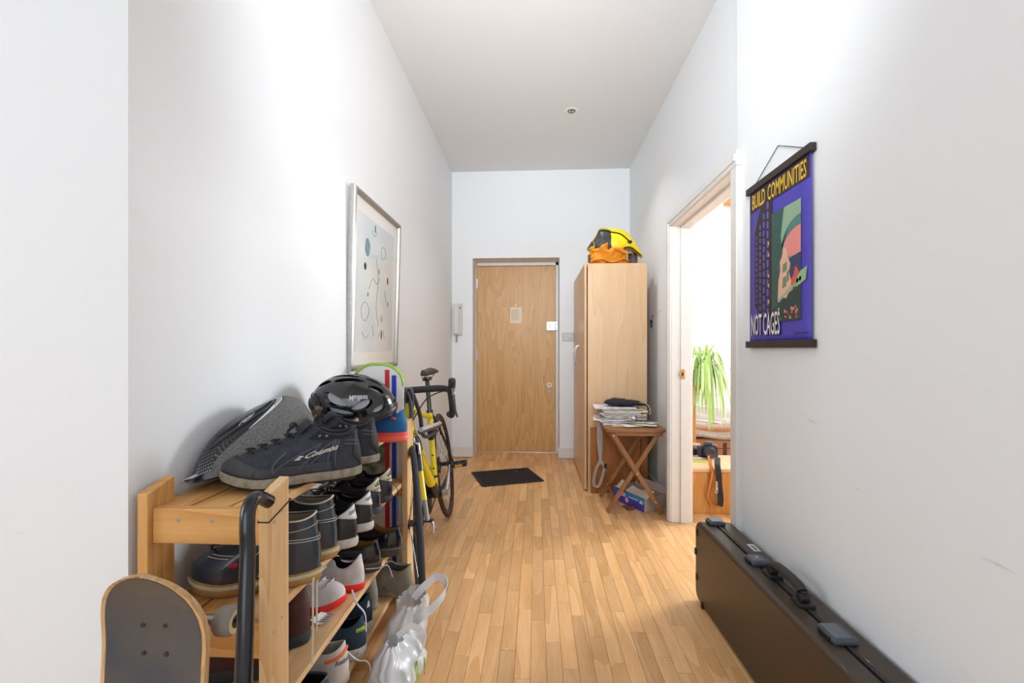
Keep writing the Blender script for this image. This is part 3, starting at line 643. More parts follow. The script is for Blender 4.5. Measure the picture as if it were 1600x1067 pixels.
for sg in (1, -1):
    cutter((.005, sg * .030, .128), (.052, .011, .03), (0, 0, sg * .12))
    cutter((-.080, sg * .034, .100), (.040, .010, .03), (0, .5, sg * .25))
    cutter((.085, sg * .028, .100), (.036, .011, .03), (0, -.5, -sg * .2))
    cutter((.035, sg * .082, .080), (.058, .030, .0130), (sg * -.5, -.12, 0))
    cutter((-.058, sg * .084, .070), (.042, .030, .0125), (sg * -.5, .22, 0))
    cutter((.012, sg * .095, .047), (.050, .030, .0095), (sg * -.3, -.06, 0))
    cutter((.100, sg * .060, .062), (.032, .030, .012), (sg * -.5, -.3, -sg * .5))
    cutter((-.105, sg * .060, .055), (.026, .030, .010), (sg * -.3, .3, sg * .6))
cutter((.03, 0, .135), (.055, .009, .03), (0, -.05, 0)); cutter((-.07, 0, .12), (.036, .009, .03), (0, .4, 0))
co = cut.build('cutter', INK, None); bm_ = shell.modifiers.new('b', 'BOOLEAN'); bm_.object = co; bm_.operation = 'DIFFERENCE'; bm_.solver = 'EXACT'; bm_.use_self = True
co.matrix_world = Matrix.Identity(4); hm_loc = (hm.location.copy(), hm.rotation_euler.copy()); hm.location = (0, 0, 0); hm.rotation_euler = (0, 0, 0); bpy.context.view_layer.update()
nm = eval_mesh(shell); shell.modifiers.clear(); shell.data = nm; nm.set_sharp_from_angle(angle=radians(35)); bpy.data.objects.remove(co)
hm.location, hm.rotation_euler = hm_loc
foam = dome(-.0075, .010).build('foam_liner', mat('foam_grey', '#b4b6b8', rough=.9), hm, smooth=40)
# the liner is only an inner skin, so open it where the vents are widest by slimming it
foam.scale = (.985, .975, .965)
MB().rings([[dome_pt(2 * pi * i / 60, z_, A_, B_, H_, o_) + Vector((0, 0, .022 * cos(2 * pi * i / 60) ** 2)) for i in range(60)] for z_, o_ in ((.02, .001), (.05, .003), (.13, .003), (.16, .0))]).build('lower_shell', mat('helmet_matt', '#1b1d22', rough=.4), hm, smooth=40)
def hsurf(u, v, off=.0016):
    th = pi / 2 + .62 - .50 * u; ph = .62 + .16 * v
    p = dome_pt(th, ph, A_, B_, H_, off); p.z += .022 * (abs(p.x) / A_) ** 2 * .3 * (1 - p.z / .2); return p
text_on('lettering', 'Madison', lambda u, v: hsurf(1 - u, 1 - v, .0022), WHL, hm, .02)
MB().tube(catmull([(-.10, .07, .02), (-.03, .085, -.025), (.03, .06, -.055), (.06, .0, -.06)], 6), .003, 6, flat=.4).build('chin_strap', CORD, hm, smooth=60)
MB().sphere((-.142, 0, .035), (.013, .022, .012), nu=14, nv=8).build('fit_dial', mat('helmet_matt', '#1b1d22'), hm, smooth=50)

# --- covered helmet with felt side
hc = thing('covered_helmet', 'black helmet with grey felt side panel, white stripe and dotted pattern', 'helmet', (-.748, 1.20, SH[0] + .022), tuple(Matrix.Rotation(radians(-17), 3, Vector((cos(radians(66)), sin(radians(66)), 0))).to_euler()), 'bicycle helmets on the shoe rack')
ax = (on_x(322, 700, -.80) - Vector((0, 0, 0)))
HA, HB, HH = .180, .100, .205
MC = Euler((0, 0, radians(66))).to_matrix().to_4x4()
def hc_pt(th, ph, off=0.0):
    # teardrop helmet: low pointed near end, tall blunt far end
    c = cos(th); k = cos(ph) ** .62
    x = HA * c * k; t = (x / HA + 1) / 2
    y = (HB * (.72 + .34 * sin(pi * min(1, t * .9)))) * sin(th) * k; 
    z = (HH * (.30 + .70 * min(1, t / .86) ** .62) * (1 - .55 * max(0, (t - .86) / .14) ** 2)) * sin(ph) ** .9
    p = Vector((x, y, z)); n = Vector((c * k, sin(th) * k, sin(ph)))
    return MC @ (p + n.normalized() * off)
mb = MB(); NU, NV = 96, 28
for j in range(NV - 1):
    pass
def region(th, ph):
    return 0
rg = [[hc_pt(2 * pi * i / NU, pi / 2 * .997 * j / (NV - 1)) for i in range(NU)] for j in range(NV)]
MB().rings(rg, cap0=True, cap1=True).build('shell', mat('helmet_satin', '#16171b', rough=.33, coat=.15), hc, smooth=50)
felt = mat('grey_felt', '#4a4a4b', rough=1.0, c2='#85837f', vscale=420, bump=.6, bscale=500)
# camera side is local -y after the turn: th around -pi/2
def seam(x): return .86 - .0 * x
def ftop(u): return .26 + 1.08 * min(1, u) ** .62
def feltf(u, v):
    th = -2.62 + 2.1 * u; top = ftop(u); return hc_pt(th, .03 + (top - .03) * v, .0035)
MB().grid(feltf, 40, 16).build('felt_panel', felt, hc, smooth=60, solid=.002)
def stripef(u, v):
    uu = .26 + .74 * u; th = -2.62 + 2.1 * uu; top = ftop(uu); wd = .01 + .17 * u ** .8; return hc_pt(th, top + .01 + wd * v, .0038)
MB().grid(stripef, 40, 6).build('white_stripe', mat('white_print', '#d9dadb', rough=.4), hc, smooth=60, solid=.0012)
dt = MB()
for i in range(22):
    uu = .55 + .02 * i; 
    for j in range(2 + (i % 2)):
        th = -2.62 + 2.1 * uu + .01 * j; top = ftop(uu); ph = top + .05 + .055 * j + .02 * (i % 2)
        if uu < .98: dt.add([hc_pt(th + .016 * cos(a), ph + .016 * sin(a), .0062) for a in [k * pi / 3 for k in range(6)]], [tuple(range(6))])
dt.build('black_dots', INK, hc)
dg = mat('silver_print', '#9aa0a6', rough=.35); dt = MB()
for i in range(15):
    for j in range(9):
        th = -3.06 + .055 * i + .02 * (j % 2); top = ftop(max(0, (th + 2.62) / 2.1))
        ph = (top if th > -2.62 else .10) + .08 + .085 * j; rad = .030 * (1 - i / 17) * (1 - j / 11)
        if ph > 1.3: continue
        if rad > .004: dt.add([hc_pt(th + rad * .6 * cos(a), ph + rad * 1.5 * sin(a), .0016) for a in [k * pi / 4 for k in range(8)]], [tuple(range(8))])
o = dt.build('silver_dots', dg, hc); o['kind'] = 'stuff'
for (t0, p0, t1, p1) in ((-2.9, .75, -1.3, 1.22), (-2.9, 1.0, -1.2, 1.36)):
    MB().tube([hc_pt(t0 + (t1 - t0) * i / 24, p0 + (p1 - p0) * i / 24, .001) for i in range(25)], .0035, 6).build('moulded_rib', mat('helmet_rib', '#1f2126', rough=.3), hc, smooth=60)
# oval emblem
ec = (-2.12, 1.10); SIL = mat('emblem_silver', '#b5b8ba', rough=.4)
MB().tube([hc_pt(ec[0] + .17 * cos(a), ec[1] + .085 * sin(a) + .10 * cos(a), .0022) for a in [k * pi / 12 for k in range(24)]], .0011, 5, closed=True).build('emblem_ring', SIL, hc)
for k in (-1, 1): MB().tube([hc_pt(ec[0] + k * .05 + .05 * sin(2 * a) , ec[1] + .045 * cos(a) + k * .03, .0022) for a in [j * pi / 10 for j in range(18)]], .0013, 5).build('emblem_scroll', SIL, hc)
st = MC @ Vector((-HA * .95, .0, .02))
wb = MB().tube(catmull([(-.052, -.130, .030), (-.058, -.155, .018), (-.070, -.172, .010), (-.078, -.184, .008)], 6), .014, 6, flat=.12).build('webbing_strap', mat('reflective_webbing', '#26272a', rough=.6), hc, smooth=60)
for k in (-.006, 0, .006):
    MB().tube([Vector(p) + Vector((k, k * .6, .0035)) for p in catmull([(-.052, -.130, .030), (-.058, -.155, .018), (-.070, -.172, .010), (-.078, -.184, .008)], 6)], .0011, 4).build('strap_line', mat('reflective_line', '#d0d3d6', rough=.4), wb)

# ================================================================== SURFBOARD-LIKE BOARD BEHIND THE RACK
bd = thing('snow_board', 'white board with green edge and red and blue stripes behind the rack', 'board', (-.728, 2.034, .0), (radians(.3), 0, 0))
bw, bh = .240, 1.035
def outl(n=14, r=.10, w_=bw / 2, h_=bh):
    pts = []
    for cx, cz, a0 in ((w_ - r, h_ - r, 0), (-w_ + r, h_ - r, 90), (-w_ + r, r, 180), (w_ - r, r, 270)):
        for i in range(n): a = radians(a0 + 90 * i / (n - 1)); pts.append((cx + r * cos(a), cz + r * sin(a)))
    return pts
MX = Matrix(((1, 0, 0, 0), (0, 0, 1, 0), (0, 1, 0, 0), (0, 0, 0, 1)))
bmt = mat('board_white', '#dfe0e0', rough=.35, bump=.05, bscale=40)
MB().prism(outl(), -.006, .006, MX).build('deck', bmt, bd, bevel=.003)
o1 = outl()
MB().tube([(x, -.004, z) for x, z in o1 if z > .55], .0075, 6).build('edge_strip', mat('lime_edge', '#9bc23c', rough=.4), bd, smooth=60)
for (nm, x0, x1, c_) in (('red_stripe', .034, .055, '#c31f2c'), ('blue_stripe', .066, .087, '#1840b4')):
    MB().box((x0, -.0080, .075 if x0 > .06 else .03), (x1, -.0062, .985 if x0 > .06 else 1.01)).build(nm, mat(nm, c_, rough=.35), bd)
gm = mat('leaf_print', '#58694a', rough=.5, c2='#b9bdae', vscale=22)
MB().grid(lambda u, v: (-.11 + .165 * u + .01 * sin(9 * v), -.0066, .46 + .26 * v + .02 * sin(7 * u)), 8, 8).build('leaf_print', gm, bd)

# ================================================================== SKATEBOARD
sk = thing('skateboard', 'worn skateboard standing on its tail with grey grip facing the camera', 'skateboard', (-.6835, .735, 0))
GRIP = mat('grip_tape', '#4e4f55', rough=.95, c2='#6b6053', vscale=5, bump=.6, bscale=900); PLY = wood('maple_ply', '#d9b483', '#b98f5e', 'Z', 2, rough=.5)
Wd, Ld = .0985, .715
def sk_c(v):                                   # centre curve of the deck: y offset and height
    z = Ld * v; y = .0
    if v > .80: y -= .045 * ((v - .80) / .20) ** 1.7
    if v < .20: y -= .045 * ((.20 - v) / .20) ** 1.7
    return y + .045 * v, z
def sk_w(v):
    e_ = 1.0
    if v > .82: e_ = sqrt(max(0, 1 - ((v - .82) / .18) ** 2.3))
    if v < .18: e_ = sqrt(max(0, 1 - ((.18 - v) / .18) ** 2.3))
    return Wd * (.965 + .035 * abs(2 * v - 1)) * e_
def sk_pt(u, v, off): 
    y, z = sk_c(v); x = (2 * u - 1) * sk_w(v); return Vector((x, y - .006 * (2 * u - 1) ** 2 + off, z))
vs_ = [0.0004, .003, .01, .02, .035, .055, .08, .11, .15, .2] + [.25 + .05 * i for i in range(11)] + [.8, .84, .88, .91, .935, .955, .97, .98, .99, .997, .9996]
rg = []
for v in vs_:
    rg.append([sk_pt(u / 12, v, 0) for u in range(13)] + [sk_pt(u / 12, v, .0115) for u in reversed(range(13))])
MB().rings(rg, cap0=True, cap1=True).build('deck', PLY, sk, smooth=40)
rg = []
for v in vs_:
    k = .004 / max(.01, sk_w(v)); rg.append([sk_pt(k + (1 - 2 * k) * u / 12, .006 + .988 * v, -.0012) for u in range(13)])
MB().rings(rg, closed=False).build('grip_tape', GRIP, sk, smooth=40)
ALU = mat('truck_alloy', '#9a9b9c', rough=.4, metal=.9); UR = mat('urethane', '#dccf9f', rough=.5, var=.1, vscale=40); URS = mat('urethane_dirty', '#8b857c', rough=.7)
for zc_ in (.130, .585):
    for dz in (-.026, .026):
        for dx in (-.021, .021):
            yy = sk_c((zc_ + dz) / Ld)[0]; MB().cyl((dx, yy + .002, zc_ + dz), (dx, yy - .0030, zc_ + dz), .0042, seg=12).build('bolt', mat('bolt_dark', '#2a292b', rough=.5), sk)
    yy = sk_c(zc_ / Ld)[0] + .0115
    tr = MB().box((-.03, yy, zc_ - .038), (.03, yy + .008, zc_ + .038)).cyl((0, yy, zc_), (0, yy + .048, zc_ - .004), .022, .014).cyl((-.070, yy + .046, zc_), (.070, yy + .046, zc_), .010).cyl((-.108, yy + .046, zc_), (.108, yy + .046, zc_), .004, seg=10).build('truck', ALU, sk, smooth=40)
    for sg in (-1, 1):
        wh = MB().lathe([(.012, -.017), (.022, -.017), (.0265, -.011), (.0275, 0), (.0265, .011), (.022, .017), (.012, .017)], (sg * .092, yy + .046, zc_), 'X', 32).build('wheel', [URS], tr, smooth=35)
        MB().lathe([(.0125, 0), (.0215, 0)], (sg * .092 + sg * .0174, yy + .046, zc_), 'X', 32, caps=False).build('wheel_face', UR, wh)
        MB().lathe([(.0, .0), (.0115, .0)], (sg * .092 + sg * .0176, yy + .046, zc_), 'X', 20, caps=False).cyl((sg * .092, yy + .046, zc_), (sg * .117, yy + .046, zc_), .004, seg=10).build('bearing', mat('bearing_dark', '#3b3a3c', rough=.4, metal=.7), wh)

# ================================================================== BLACK BENT TUBE
tb = MB(); P_ = [(-.485, .665, .0), (-.500, .715, .25), (-.518, .765, .50), (-.541, .812, .70), (-.548, .822, .765), (-.552, .832, .798), (-.553, .850, .812), (-.552, .872, .806), (-.548, .892, .792)]
pp = catmull(P_, 8); rr_ = [.019 - .0055 * min(1, p.z / .7) for p in pp]
tb.tube(pp, rr_, 20); o = tb.build('bent_tube', mat('black_gloss_plastic', '#14161c', rough=.22, coat=.2), None, smooth=60)
tag(o, 'long black plastic tube with a bent top leaning on the near end of the rack', 'tube')
# ================================================================== BICYCLE  (local: +x forward, +z up, +y the rider's left)
bc_r, bc_f = Vector((-.575, 2.975, 0)), Vector((-.500, 1.958, 0))
hd = (bc_f - bc_r); WB = hd.length; hdg = atan2(hd.y, hd.x)
bike = thing('road_bicycle', 'yellow road bicycle with drop handlebar leaning along the left wall', 'bicycle', bc_r, (0, 0, 0))
# lean: rider's left is the hallway side, so the top tips to the right of the rider (the wall)
bike.rotation_euler = (Matrix.Rotation(hdg, 3, 'Z') @ Matrix.Rotation(radians(7.4), 3, 'X')).to_euler()
YEL = mat('frame_yellow', '#f2dd12', rough=.28, coat=.4); BKF = mat('frame_black', '#1d1c1d', rough=.35, coat=.2); TY = mat('tyre_rubber', '#33343a', rough=.75, bump=.3, bscale=300)
TYB = mat('tyre_sidewall', '#4a3a30', rough=.8); RIM = mat('rim_alloy', '#2b2b2d', rough=.4, metal=.5); SPK = mat('spoke_steel', '#8b8d90', rough=.35, metal=.9)
TAPE = mat('bar_tape', '#26262a', rough=.75, bump=.4, bscale=120); ALB = mat('bike_alloy', '#b8bcc0', rough=.3, metal=.9); BLP = mat('black_plastic', '#1a1a1c', rough=.5); SAD = mat('saddle_leather', '#2a2422', rough=.45)
R0 = .338
HA_ = Vector((-.3007, 0, .9537)).normalized()
axf = Vector((WB, 0, R0)); perp = Vector((.9537, 0, .3007)); sbase = axf - perp * .045
def on_axis(d): return sbase + HA_ * d
STR = Matrix.Translation(sbase) @ Matrix.Rotation(radians(-9), 4, HA_) .to_4x4() @ Matrix.Translation(-sbase) if False else Matrix.Translation(sbase) @ Matrix.Rotation(radians(15), 4, HA_) @ Matrix.Translation(-sbase)
def wheel(c, M, nm, lab):
    T = lambda p: M @ (Vector(c) + Vector(p))
    t = MB().tube([T((( R0 - .0135) * cos(a), 0, (R0 - .0135) * sin(a))) for a in [2 * pi * i / 72 for i in range(72)]], .0132, 10, closed=True).build('tyre', TY if nm == 'f' else TYB, bike, smooth=80, label=lab)
    rs = []
    for a in [2 * pi * i / 72 for i in range(73)]:
        rs.append([T((r * cos(a), y, r * sin(a))) for r, y in ((R0 - .020, -.010), (R0 - .020, .010), (R0 - .044, .007), (R0 - .046, 0), (R0 - .044, -.007))])
    MB().rings(rs).build('rim', RIM, bike, smooth=50)
    mb = MB()
    for i in range(28):
        a = 2 * pi * i / 28; sg = 1 if i % 2 else -1; b = a + sg * (1 if (i // 2) % 2 else -1) * .9
        mb.cyl(T((.020 * cos(b), sg * .028, .020 * sin(b))), T(((R0 - .045) * cos(a), 0, (R0 - .045) * sin(a))), .00115, seg=5)
    mb.build('spokes', SPK, bike)
    MB().cyl(T((0, -.034, 0)), T((0, .034, 0)), .014, seg=18).cyl(T((0, -.031, 0)), T((0, -.026, 0)), .023, seg=18).cyl(T((0, .031, 0)), T((0, .026, 0)), .023, seg=18).cyl(T((0, -.062, 0)), T((0, .062, 0)), .0055, seg=12).cyl(T((0, .055, 0)), T((0, .075, 0)), .008, seg=12).build('hub', BLP, bike, smooth=40)
    MB().tube([T((0, .070, 0)), T((.012, .074, -.02)), T((.02, .072, -.05))], [.006, .005, .004], 8).build('quick_release', ALB, bike, smooth=60)
ID = Matrix.Identity(4)
wheel((0, 0, R0), ID, 'r', 'brown walled rear tyre'); wheel(axf, STR, 'f', 'grey front tyre')
BB = Vector((.412, 0, .272)); STd = Vector((-sin(radians(17)), 0, cos(radians(17)))); STt = BB + STd * .475
HTb, HTt = on_axis(.385), on_axis(.545)
def tb2(nm, pts, r, m, seg=16, flat=1.0, lab=None): return MB().tube(pts, r, seg, flat=flat).build(nm, m, bike, smooth=60, label=lab)
tb2('head_tube', [HTb, HTt], [.024, .022], YEL, 20)
tb2('top_tube', [HTt - HA_ * .025, STt - STd * .03], [.019, .016], YEL)
dtv = (BB - HTb)
tb2('down_tube', [HTb + HA_ * .03, HTb.lerp(BB, .80)], [.026, .027], YEL, 20)
tb2('down_tube_end', [HTb.lerp(BB, .78), BB], [.0275, .0275], BKF, 20)
tb2('seat_tube', [BB, STt], [.0185, .0165], YEL)
tb2('seat_clamp', [STt - STd * .006, STt + STd * .012], .0205, BKF)
SP_ = BB + STd * .672
tb2('seat_post', [STt - STd * .02, SP_], .0136, mat('carbon_black', '#222123', rough=.3, coat=.3))
MB().tube([BB + Vector((0, -.036, 0)), BB + Vector((0, .036, 0))], .022, 20).build('bottom_bracket', BKF, bike, smooth=50)
for sg in (1, -1):
    a_ = Vector((0, sg * .064, R0))
    tb2('chain_stay', [BB + Vector((-.02, sg * .024, 0)), BB.lerp(a_, .5) + Vector((0, sg * .012, .0)), a_], [.011, .009, .008], BKF, 10)
    tb2('seat_stay', catmull([STt + Vector((-.01, sg * .012, -.015)), STt.lerp(a_, .45) + Vector((-.0, sg * .012, 0)), a_], 6), .0075, BKF, 10)
    f0 = HTb - HA_ * .02; mid = f0.lerp(axf, .5) + Vector((-.008, sg * .012, 0))
    q0, q1 = f0 + Vector((0, sg * .030, -.012)), axf + Vector((0, sg * .050, 0))
    P_ = [STR @ p for p in catmull([f0 + Vector((0, sg * .008, .012)), q0, q0.lerp(q1, .45) + Vector((-.012, 0, 0)), q1], 8)]
    n_ = len(P_); k_ = int(n_ * .62)
    MB().tube(P_[:k_ + 1], [.015 - .004 * i / n_ for i in range(k_ + 1)], 12).build('fork_leg', mat('fork_dark', '#3b4048', rough=.25, coat=.4), bike, smooth=60)
    MB().tube(P_[k_:k_ + 6], [.0112] * len(P_[k_:k_ + 6]), 12).build('fork_band', YEL, bike, smooth=60)
    MB().tube(P_[k_ + 5:], [.0105] * len(P_[k_ + 5:]), 12).build('fork_tip', mat('fork_grey', '#8e9296', rough=.4), bike, smooth=60)
MB().tube([STR @ (HTb - HA_ * .004), STR @ (HTb - HA_ * .035)], [.024, .028], 18).build('fork_crown', MATS['fork_dark'], bike, smooth=50)
MB().tube([HTt, HTt + HA_ * .045], .0185, 18).build('headset', BLP, bike, smooth=40)
ST0 = HTt + HA_ * .045; BC = on_axis(0) + HA_ * .60 + Vector((.085, 0, .018))
MB().tube([STR @ ST0, STR @ (ST0 + HA_ * .03)], .019, 18).cyl(STR @ (ST0 + HA_ * .015), STR @ BC, .016, .015).build('stem', BLP, bike, smooth=50)
BT = lambda x, y, z: STR @ (BC + Vector((x, y, z)))
bar = []
for sg in (-1, 1):
    half = [(0, 0, 0), (0, .06, 0), (0, .14, .0), (.012, .175, -.004), (.045, .188, -.008), (.078, .190, -.022), (.090, .192, -.060), (.078, .194, -.102), (.045, .194, -.126), (-.005, .194, -.132), (-.045, .194, -.134)]
    P_ = catmull([BT(x, sg * y, z) for x, y, z in half], 6)
    MB().tube(P_, [.0155 if i > 12 else .0160 for i in range(len(P_))], 12).build('handlebar', TAPE, bike, smooth=60)
    # brake hood and lever
    h0 = [BT(x, sg * .192, z) for x, z in ((.060, -.012), (.085, -.004), (.110, .010), (.128, .034), (.134, .050))]
    MB().tube(catmull(h0, 5), [.014] * 4 + [.0165] * 8 + [.0175] * 6 + [.015] * 2 + [.009], 12).build('brake_hood', mat('hood_rubber', '#2c2a2b', rough=.7), bike, smooth=60)
    lv = [BT(x, sg * y, z) for x, y, z in ((.120, .193, .012), (.138, .194, -.020), (.134, .196, -.062), (.118, .202, -.100), (.112, .212, -.130))]
    MB().tube(catmull(lv, 6), [.0085] * 8 + [.0070] * 9 + [.0058] * 8, 10, flat=.7).build('brake_lever', mat('lever_grey', '#6c7076', rough=.28, metal=.8), bike, smooth=60)
for (nm, pts, r_, m_) in (('brake_cable', [BT(.10, -.19, .0), BT(.14, -.10, -.07), BT(.09, -.03, -.17), HTb + Vector((.05, -.01, -.02))], .0028, BLP),
                  ('brake_cable', [BT(.10, .19, .0), BT(.13, .08, -.03), BT(.09, .01, -.13), HTt + Vector((-.04, .02, -.04))], .0028, BLP),
                  ('gear_cable', [BT(.10, -.18, -.01), BT(.15, -.12, -.13), BT(.06, .02, -.20), HTb.lerp(BB, .2) + Vector((0, .03, .0))], .0026, BLP)):
    MB().tube(catmull(pts, 8), r_, 7).build(nm, m_, bike, smooth=60)
# coiled cable lock hanging on the bar
lk = []
for i in range(90):
    a = 2 * pi * i / 22; lk.append(BT(.035 + .010 * sin(i * .5), -.002 - .022 * (i / 90) + .018 * cos(a) + .010 * sin(i * .31), -.075 + .088 * sin(a)))
MB().tube(lk, .0062, 8).build('cable_lock', mat('lock_cable', '#4b4e57', rough=.35, coat=.3), bike, smooth=60)
MB().tube(catmull([BT(.02, .02, -.02), BT(-.03, .05, -.12), BT(-.10, .07, -.24), STt + Vector((.12, .05, -.10))], 8), .010, 10).build('lock_shackle', mat('lock_sleeve', '#2f343e', rough=.5), bike, smooth=60)
# grey pump clipped under the top tube
pa, pb = HTb.lerp(BB, .02) + Vector((.03, .055, .03)), STt + Vector((.06, .060, -.075))
MB().tube([pa, pb], .0135, 14).build('pump_barrel', mat('pump_dark', '#3a3f47', rough=.35), bike, smooth=50)
MB().tube([pa.lerp(pb, .0) + Vector((0, .003, .008)), pb + Vector((0, .003, .008))], .0115, 14).build('pump_sleeve', mat('pump_light', '#b9bfc4', rough=.3), bike, smooth=50)
# saddle
sc_ = SP_ + Vector((-.01, 0, .052))
def sadf(u, v):
    s = u; x = .135 - .27 * s; wv = .022 + .050 * max(0, (s - .45) / .55) ** 1.3 if s > .45 else .018 + .006 * s
    wv *= sqrt(max(0, 1 - max(0, (.12 - s) / .12) ** 2)) * sqrt(max(0, 1 - max(0, (s - .88) / .12) ** 2 * .75)) 
    a = 2 * pi * v; y = wv * cos(a); z = (.014 if sin(a) > 0 else .022) * sin(a) * (abs(sin(a)) ** .2) + .010 * (s - .5) ** 2 * 4 - (.014 * abs(cos(a)) ** 3)
    return sc_ + Vector((x, y, z))
MB().grid(lambda u, v: sadf(u, v), 26, 20, cv=True).build('saddle', SAD, bike, smooth=70)
for sg in (1, -1): MB().tube(catmull([sc_ + Vector((.11, sg * .008, -.012)), sc_ + Vector((.06, sg * .018, -.038)), sc_ + Vector((-.03, sg * .020, -.040)), sc_ + Vector((-.105, sg * .036, -.012))], 6), .0034, 8).build('saddle_rail', ALB, bike, smooth=60)
MB().box(SP_ + Vector((-.03, -.026, .002)), SP_ + Vector((.022, .026, .022))).build('saddle_clamp', BLP, bike, bevel=.004)
# drivetrain on the wall side
def ringgear(c, r, y, m, nm, teeth):
    n = teeth * 2; o_ = []
    for i in range(n): a = 2 * pi * i / n; q = r + (.003 if i % 2 else -.003); o_.append((c.x + q * cos(a), c.z + q * sin(a)))
    MB().prism(o_, y - .0015, y + .0015, Matrix(((1, 0, 0, 0), (0, 0, 1, 0), (0, 1, 0, 0), (0, 0, 0, 1)))).build(nm, m, bike)
CHN = mat('chain_steel', '#4a4540', rough=.4, metal=.8)
ringgear(BB, .105, -.046, BKF, 'chainring', 50); ringgear(BB, .070, -.039, CHN, 'chainring', 34)
for i, r_ in enumerate((.055, .050, .044, .038, .032, .026)): ringgear(Vector((0, 0, R0)), r_, -.030 - .004 * i, CHN, 'sprocket', 22)
ch = MB(); pts = [BB + Vector((.105 * cos(a), -.046, .105 * sin(a))) for a in [pi / 2 - pi * i / 14 for i in range(15)]]
pts += [Vector((.03, -.044, R0 - .135)), Vector((.02, -.044, R0 - .15)), Vector((.0, -.044, R0 - .14)), Vector((.02, -.044, R0 - .09)), Vector((.045, -.044, R0 - .04)), Vector((.03, -.044, R0 + .03)), Vector((0, -.044, R0 + .044))]
ch.tube(pts, .0042, 6, closed=True).build('chain', CHN, bike, smooth=50)
MB().box((-.005, -.058, R0 - .16), (.022, -.040, R0 - .02)).box((-.012, -.075, R0 - .06), (.03, -.04, R0 - .025)).build('rear_derailleur', BLP, bike, bevel=.004)
cra = Vector((-.68, 0, .73)).normalized()
for sg in (1, -1):
    e_ = BB + cra * (.170 * sg) + Vector((0, sg * .082, 0)); 
    MB().tube([BB + Vector((0, sg * .045, 0)), BB + Vector((0, sg * .062, 0)) + cra * sg * .02, e_], [.015, .013, .010], 10, flat=.8).build('crank_arm', ALB if sg > 0 else BKF, bike, smooth=50)
    MB().cyl(BB + Vector((0, sg * .038, 0)), BB + Vector((0, sg * .068, 0)), .017).build('crank_bolt', ALB, bike, smooth=40)
    pc = e_ + Vector((0, sg * .058, 0)); pm = MB()
    pm.cyl(e_, pc + Vector((0, sg * .045, 0)), .007, seg=10)
    for dx in (-.036, .036): pm.box(pc + Vector((dx - .006, -.045, -.010)), pc + Vector((dx + .006, .045, .010)))
    for dy in (-.042, .0, .042): pm.box(pc + Vector((-.036, dy - .005, -.011)), pc + Vector((.036, dy + .005, .011)))
    pd = pm.build('pedal', BLP, bike, bevel=.002)
    for dx in (-.043, .043): MB().box(pc + Vector((dx - .001, -.022, -.006)), pc + Vector((dx + .001, .022, .006))).build('reflector', mat('amber_reflector', '#d8a22a', rough=.3), pd)
# light clamp, cage bolts, bottle boss
q = BB.lerp(STt, .72); MB().box(q + Vector((.012, -.016, -.028)), q + Vector((.04, .016, .028))).cyl(q + Vector((.0, 0, -.02)), q + Vector((0, 0, .03)), .022).build('light_bracket', BLP, bike, bevel=.003)
for k in (.30, .46): q = BB.lerp(STt, k) + Vector((.0178, .002, .004)); MB().cyl(q, q + Vector((.004, 0, 0)), .005, seg=10).build('cage_bolt', INK, bike)
q = BB.lerp(STt, .20); MB().tube([q - STd * .006, q + STd * .006], .021, 16).build('cable_clip', BLP, bike, smooth=40)
# brakes
for c_, M_ in ((HTb - HA_ * .03 + Vector((.028, 0, -.005)), STR), (STt.lerp(Vector((0, 0, R0)), .30) + Vector((-.02, 0, .0)), ID)):
    MB().tube([M_ @ (c_ + Vector((0, -.035, -.045))), M_ @ (c_ + Vector((0, -.034, .0))), M_ @ (c_ + Vector((0, 0, .022))), M_ @ (c_ + Vector((0, .034, .0))), M_ @ (c_ + Vector((0, .035, -.045)))], .0075, 8).build('brake_caliper', BLP if M_ is ID else ALB, bike, smooth=50)
# word along the down tube, on the hallway side
d0, d1 = HTb.lerp(BB, .22), HTb.lerp(BB, .72); dv = (d1 - d0); up_ = Vector((-dv.z, 0, dv.x)).normalized() * (1 if dv.x < 0 else -1)
upn = Vector((.72, 0, .70)) ; upn = (upn - dv.normalized() * upn.dot(dv.normalized())).normalized()
text_on('lettering', "D.VELOCE", lambda u, v: (lambda a: d0.lerp(d1, u) + upn * (.0285 * sin(a)) + Vector((0, .0285 * cos(a), 0)))((v - .32) * 1.6), INK, bike, .015) if False else None
text_on('lettering', 'BTWINSPORT', lambda u, v: (lambda a: d0.lerp(d1, u) + upn * (.0285 * sin(a)) + Vector((0, .0285 * cos(a), 0)))(.95 - (v) * 1.05), INK, bike, .015)

# ================================================================== FRAMED PRINT on the left wall
pf = thing('framed_print', 'large silver framed abstract print in pale blue on the left wall', 'picture', (XL, 2.335, 1.43), (0, radians(1.5), 0))
SILV = mat('silver_frame', '#a5a29d', rough=.38, metal=.55, var=.08, vscale=60)
w2, h2 = .345, .428
def frame_rings(w2, h2, prof):
    rs = []
    for d, hgt in prof: rs.append([Vector((hgt, sy * (w2 - d), sz * (h2 - d))) for sy, sz in ((-1, -1), (1, -1), (1, 1), (-1, 1))])
    return rs
MB().rings(frame_rings(w2, h2, [(0, .004), (0, .022), (.004, .030), (.014, .034), (.022, .030), (.026, .022), (.026, .012)])).build('frame', SILV, pf, smooth=30)
MB().box((.003, -w2 + .01, -h2 + .01), (.012, w2 - .01, h2 - .01)).build('mount_board', mat('mount_white', '#e8e5e0', rough=.8), pf)
pw, ph_ = .268, .335
PX = mat('print_wash', '#ccd4d9', rough=.7, c2='#dcdfdd', vscale=5)
MB().box((.012, -pw, -ph_), (.0135, pw, ph_)).build('print', PX, pf)
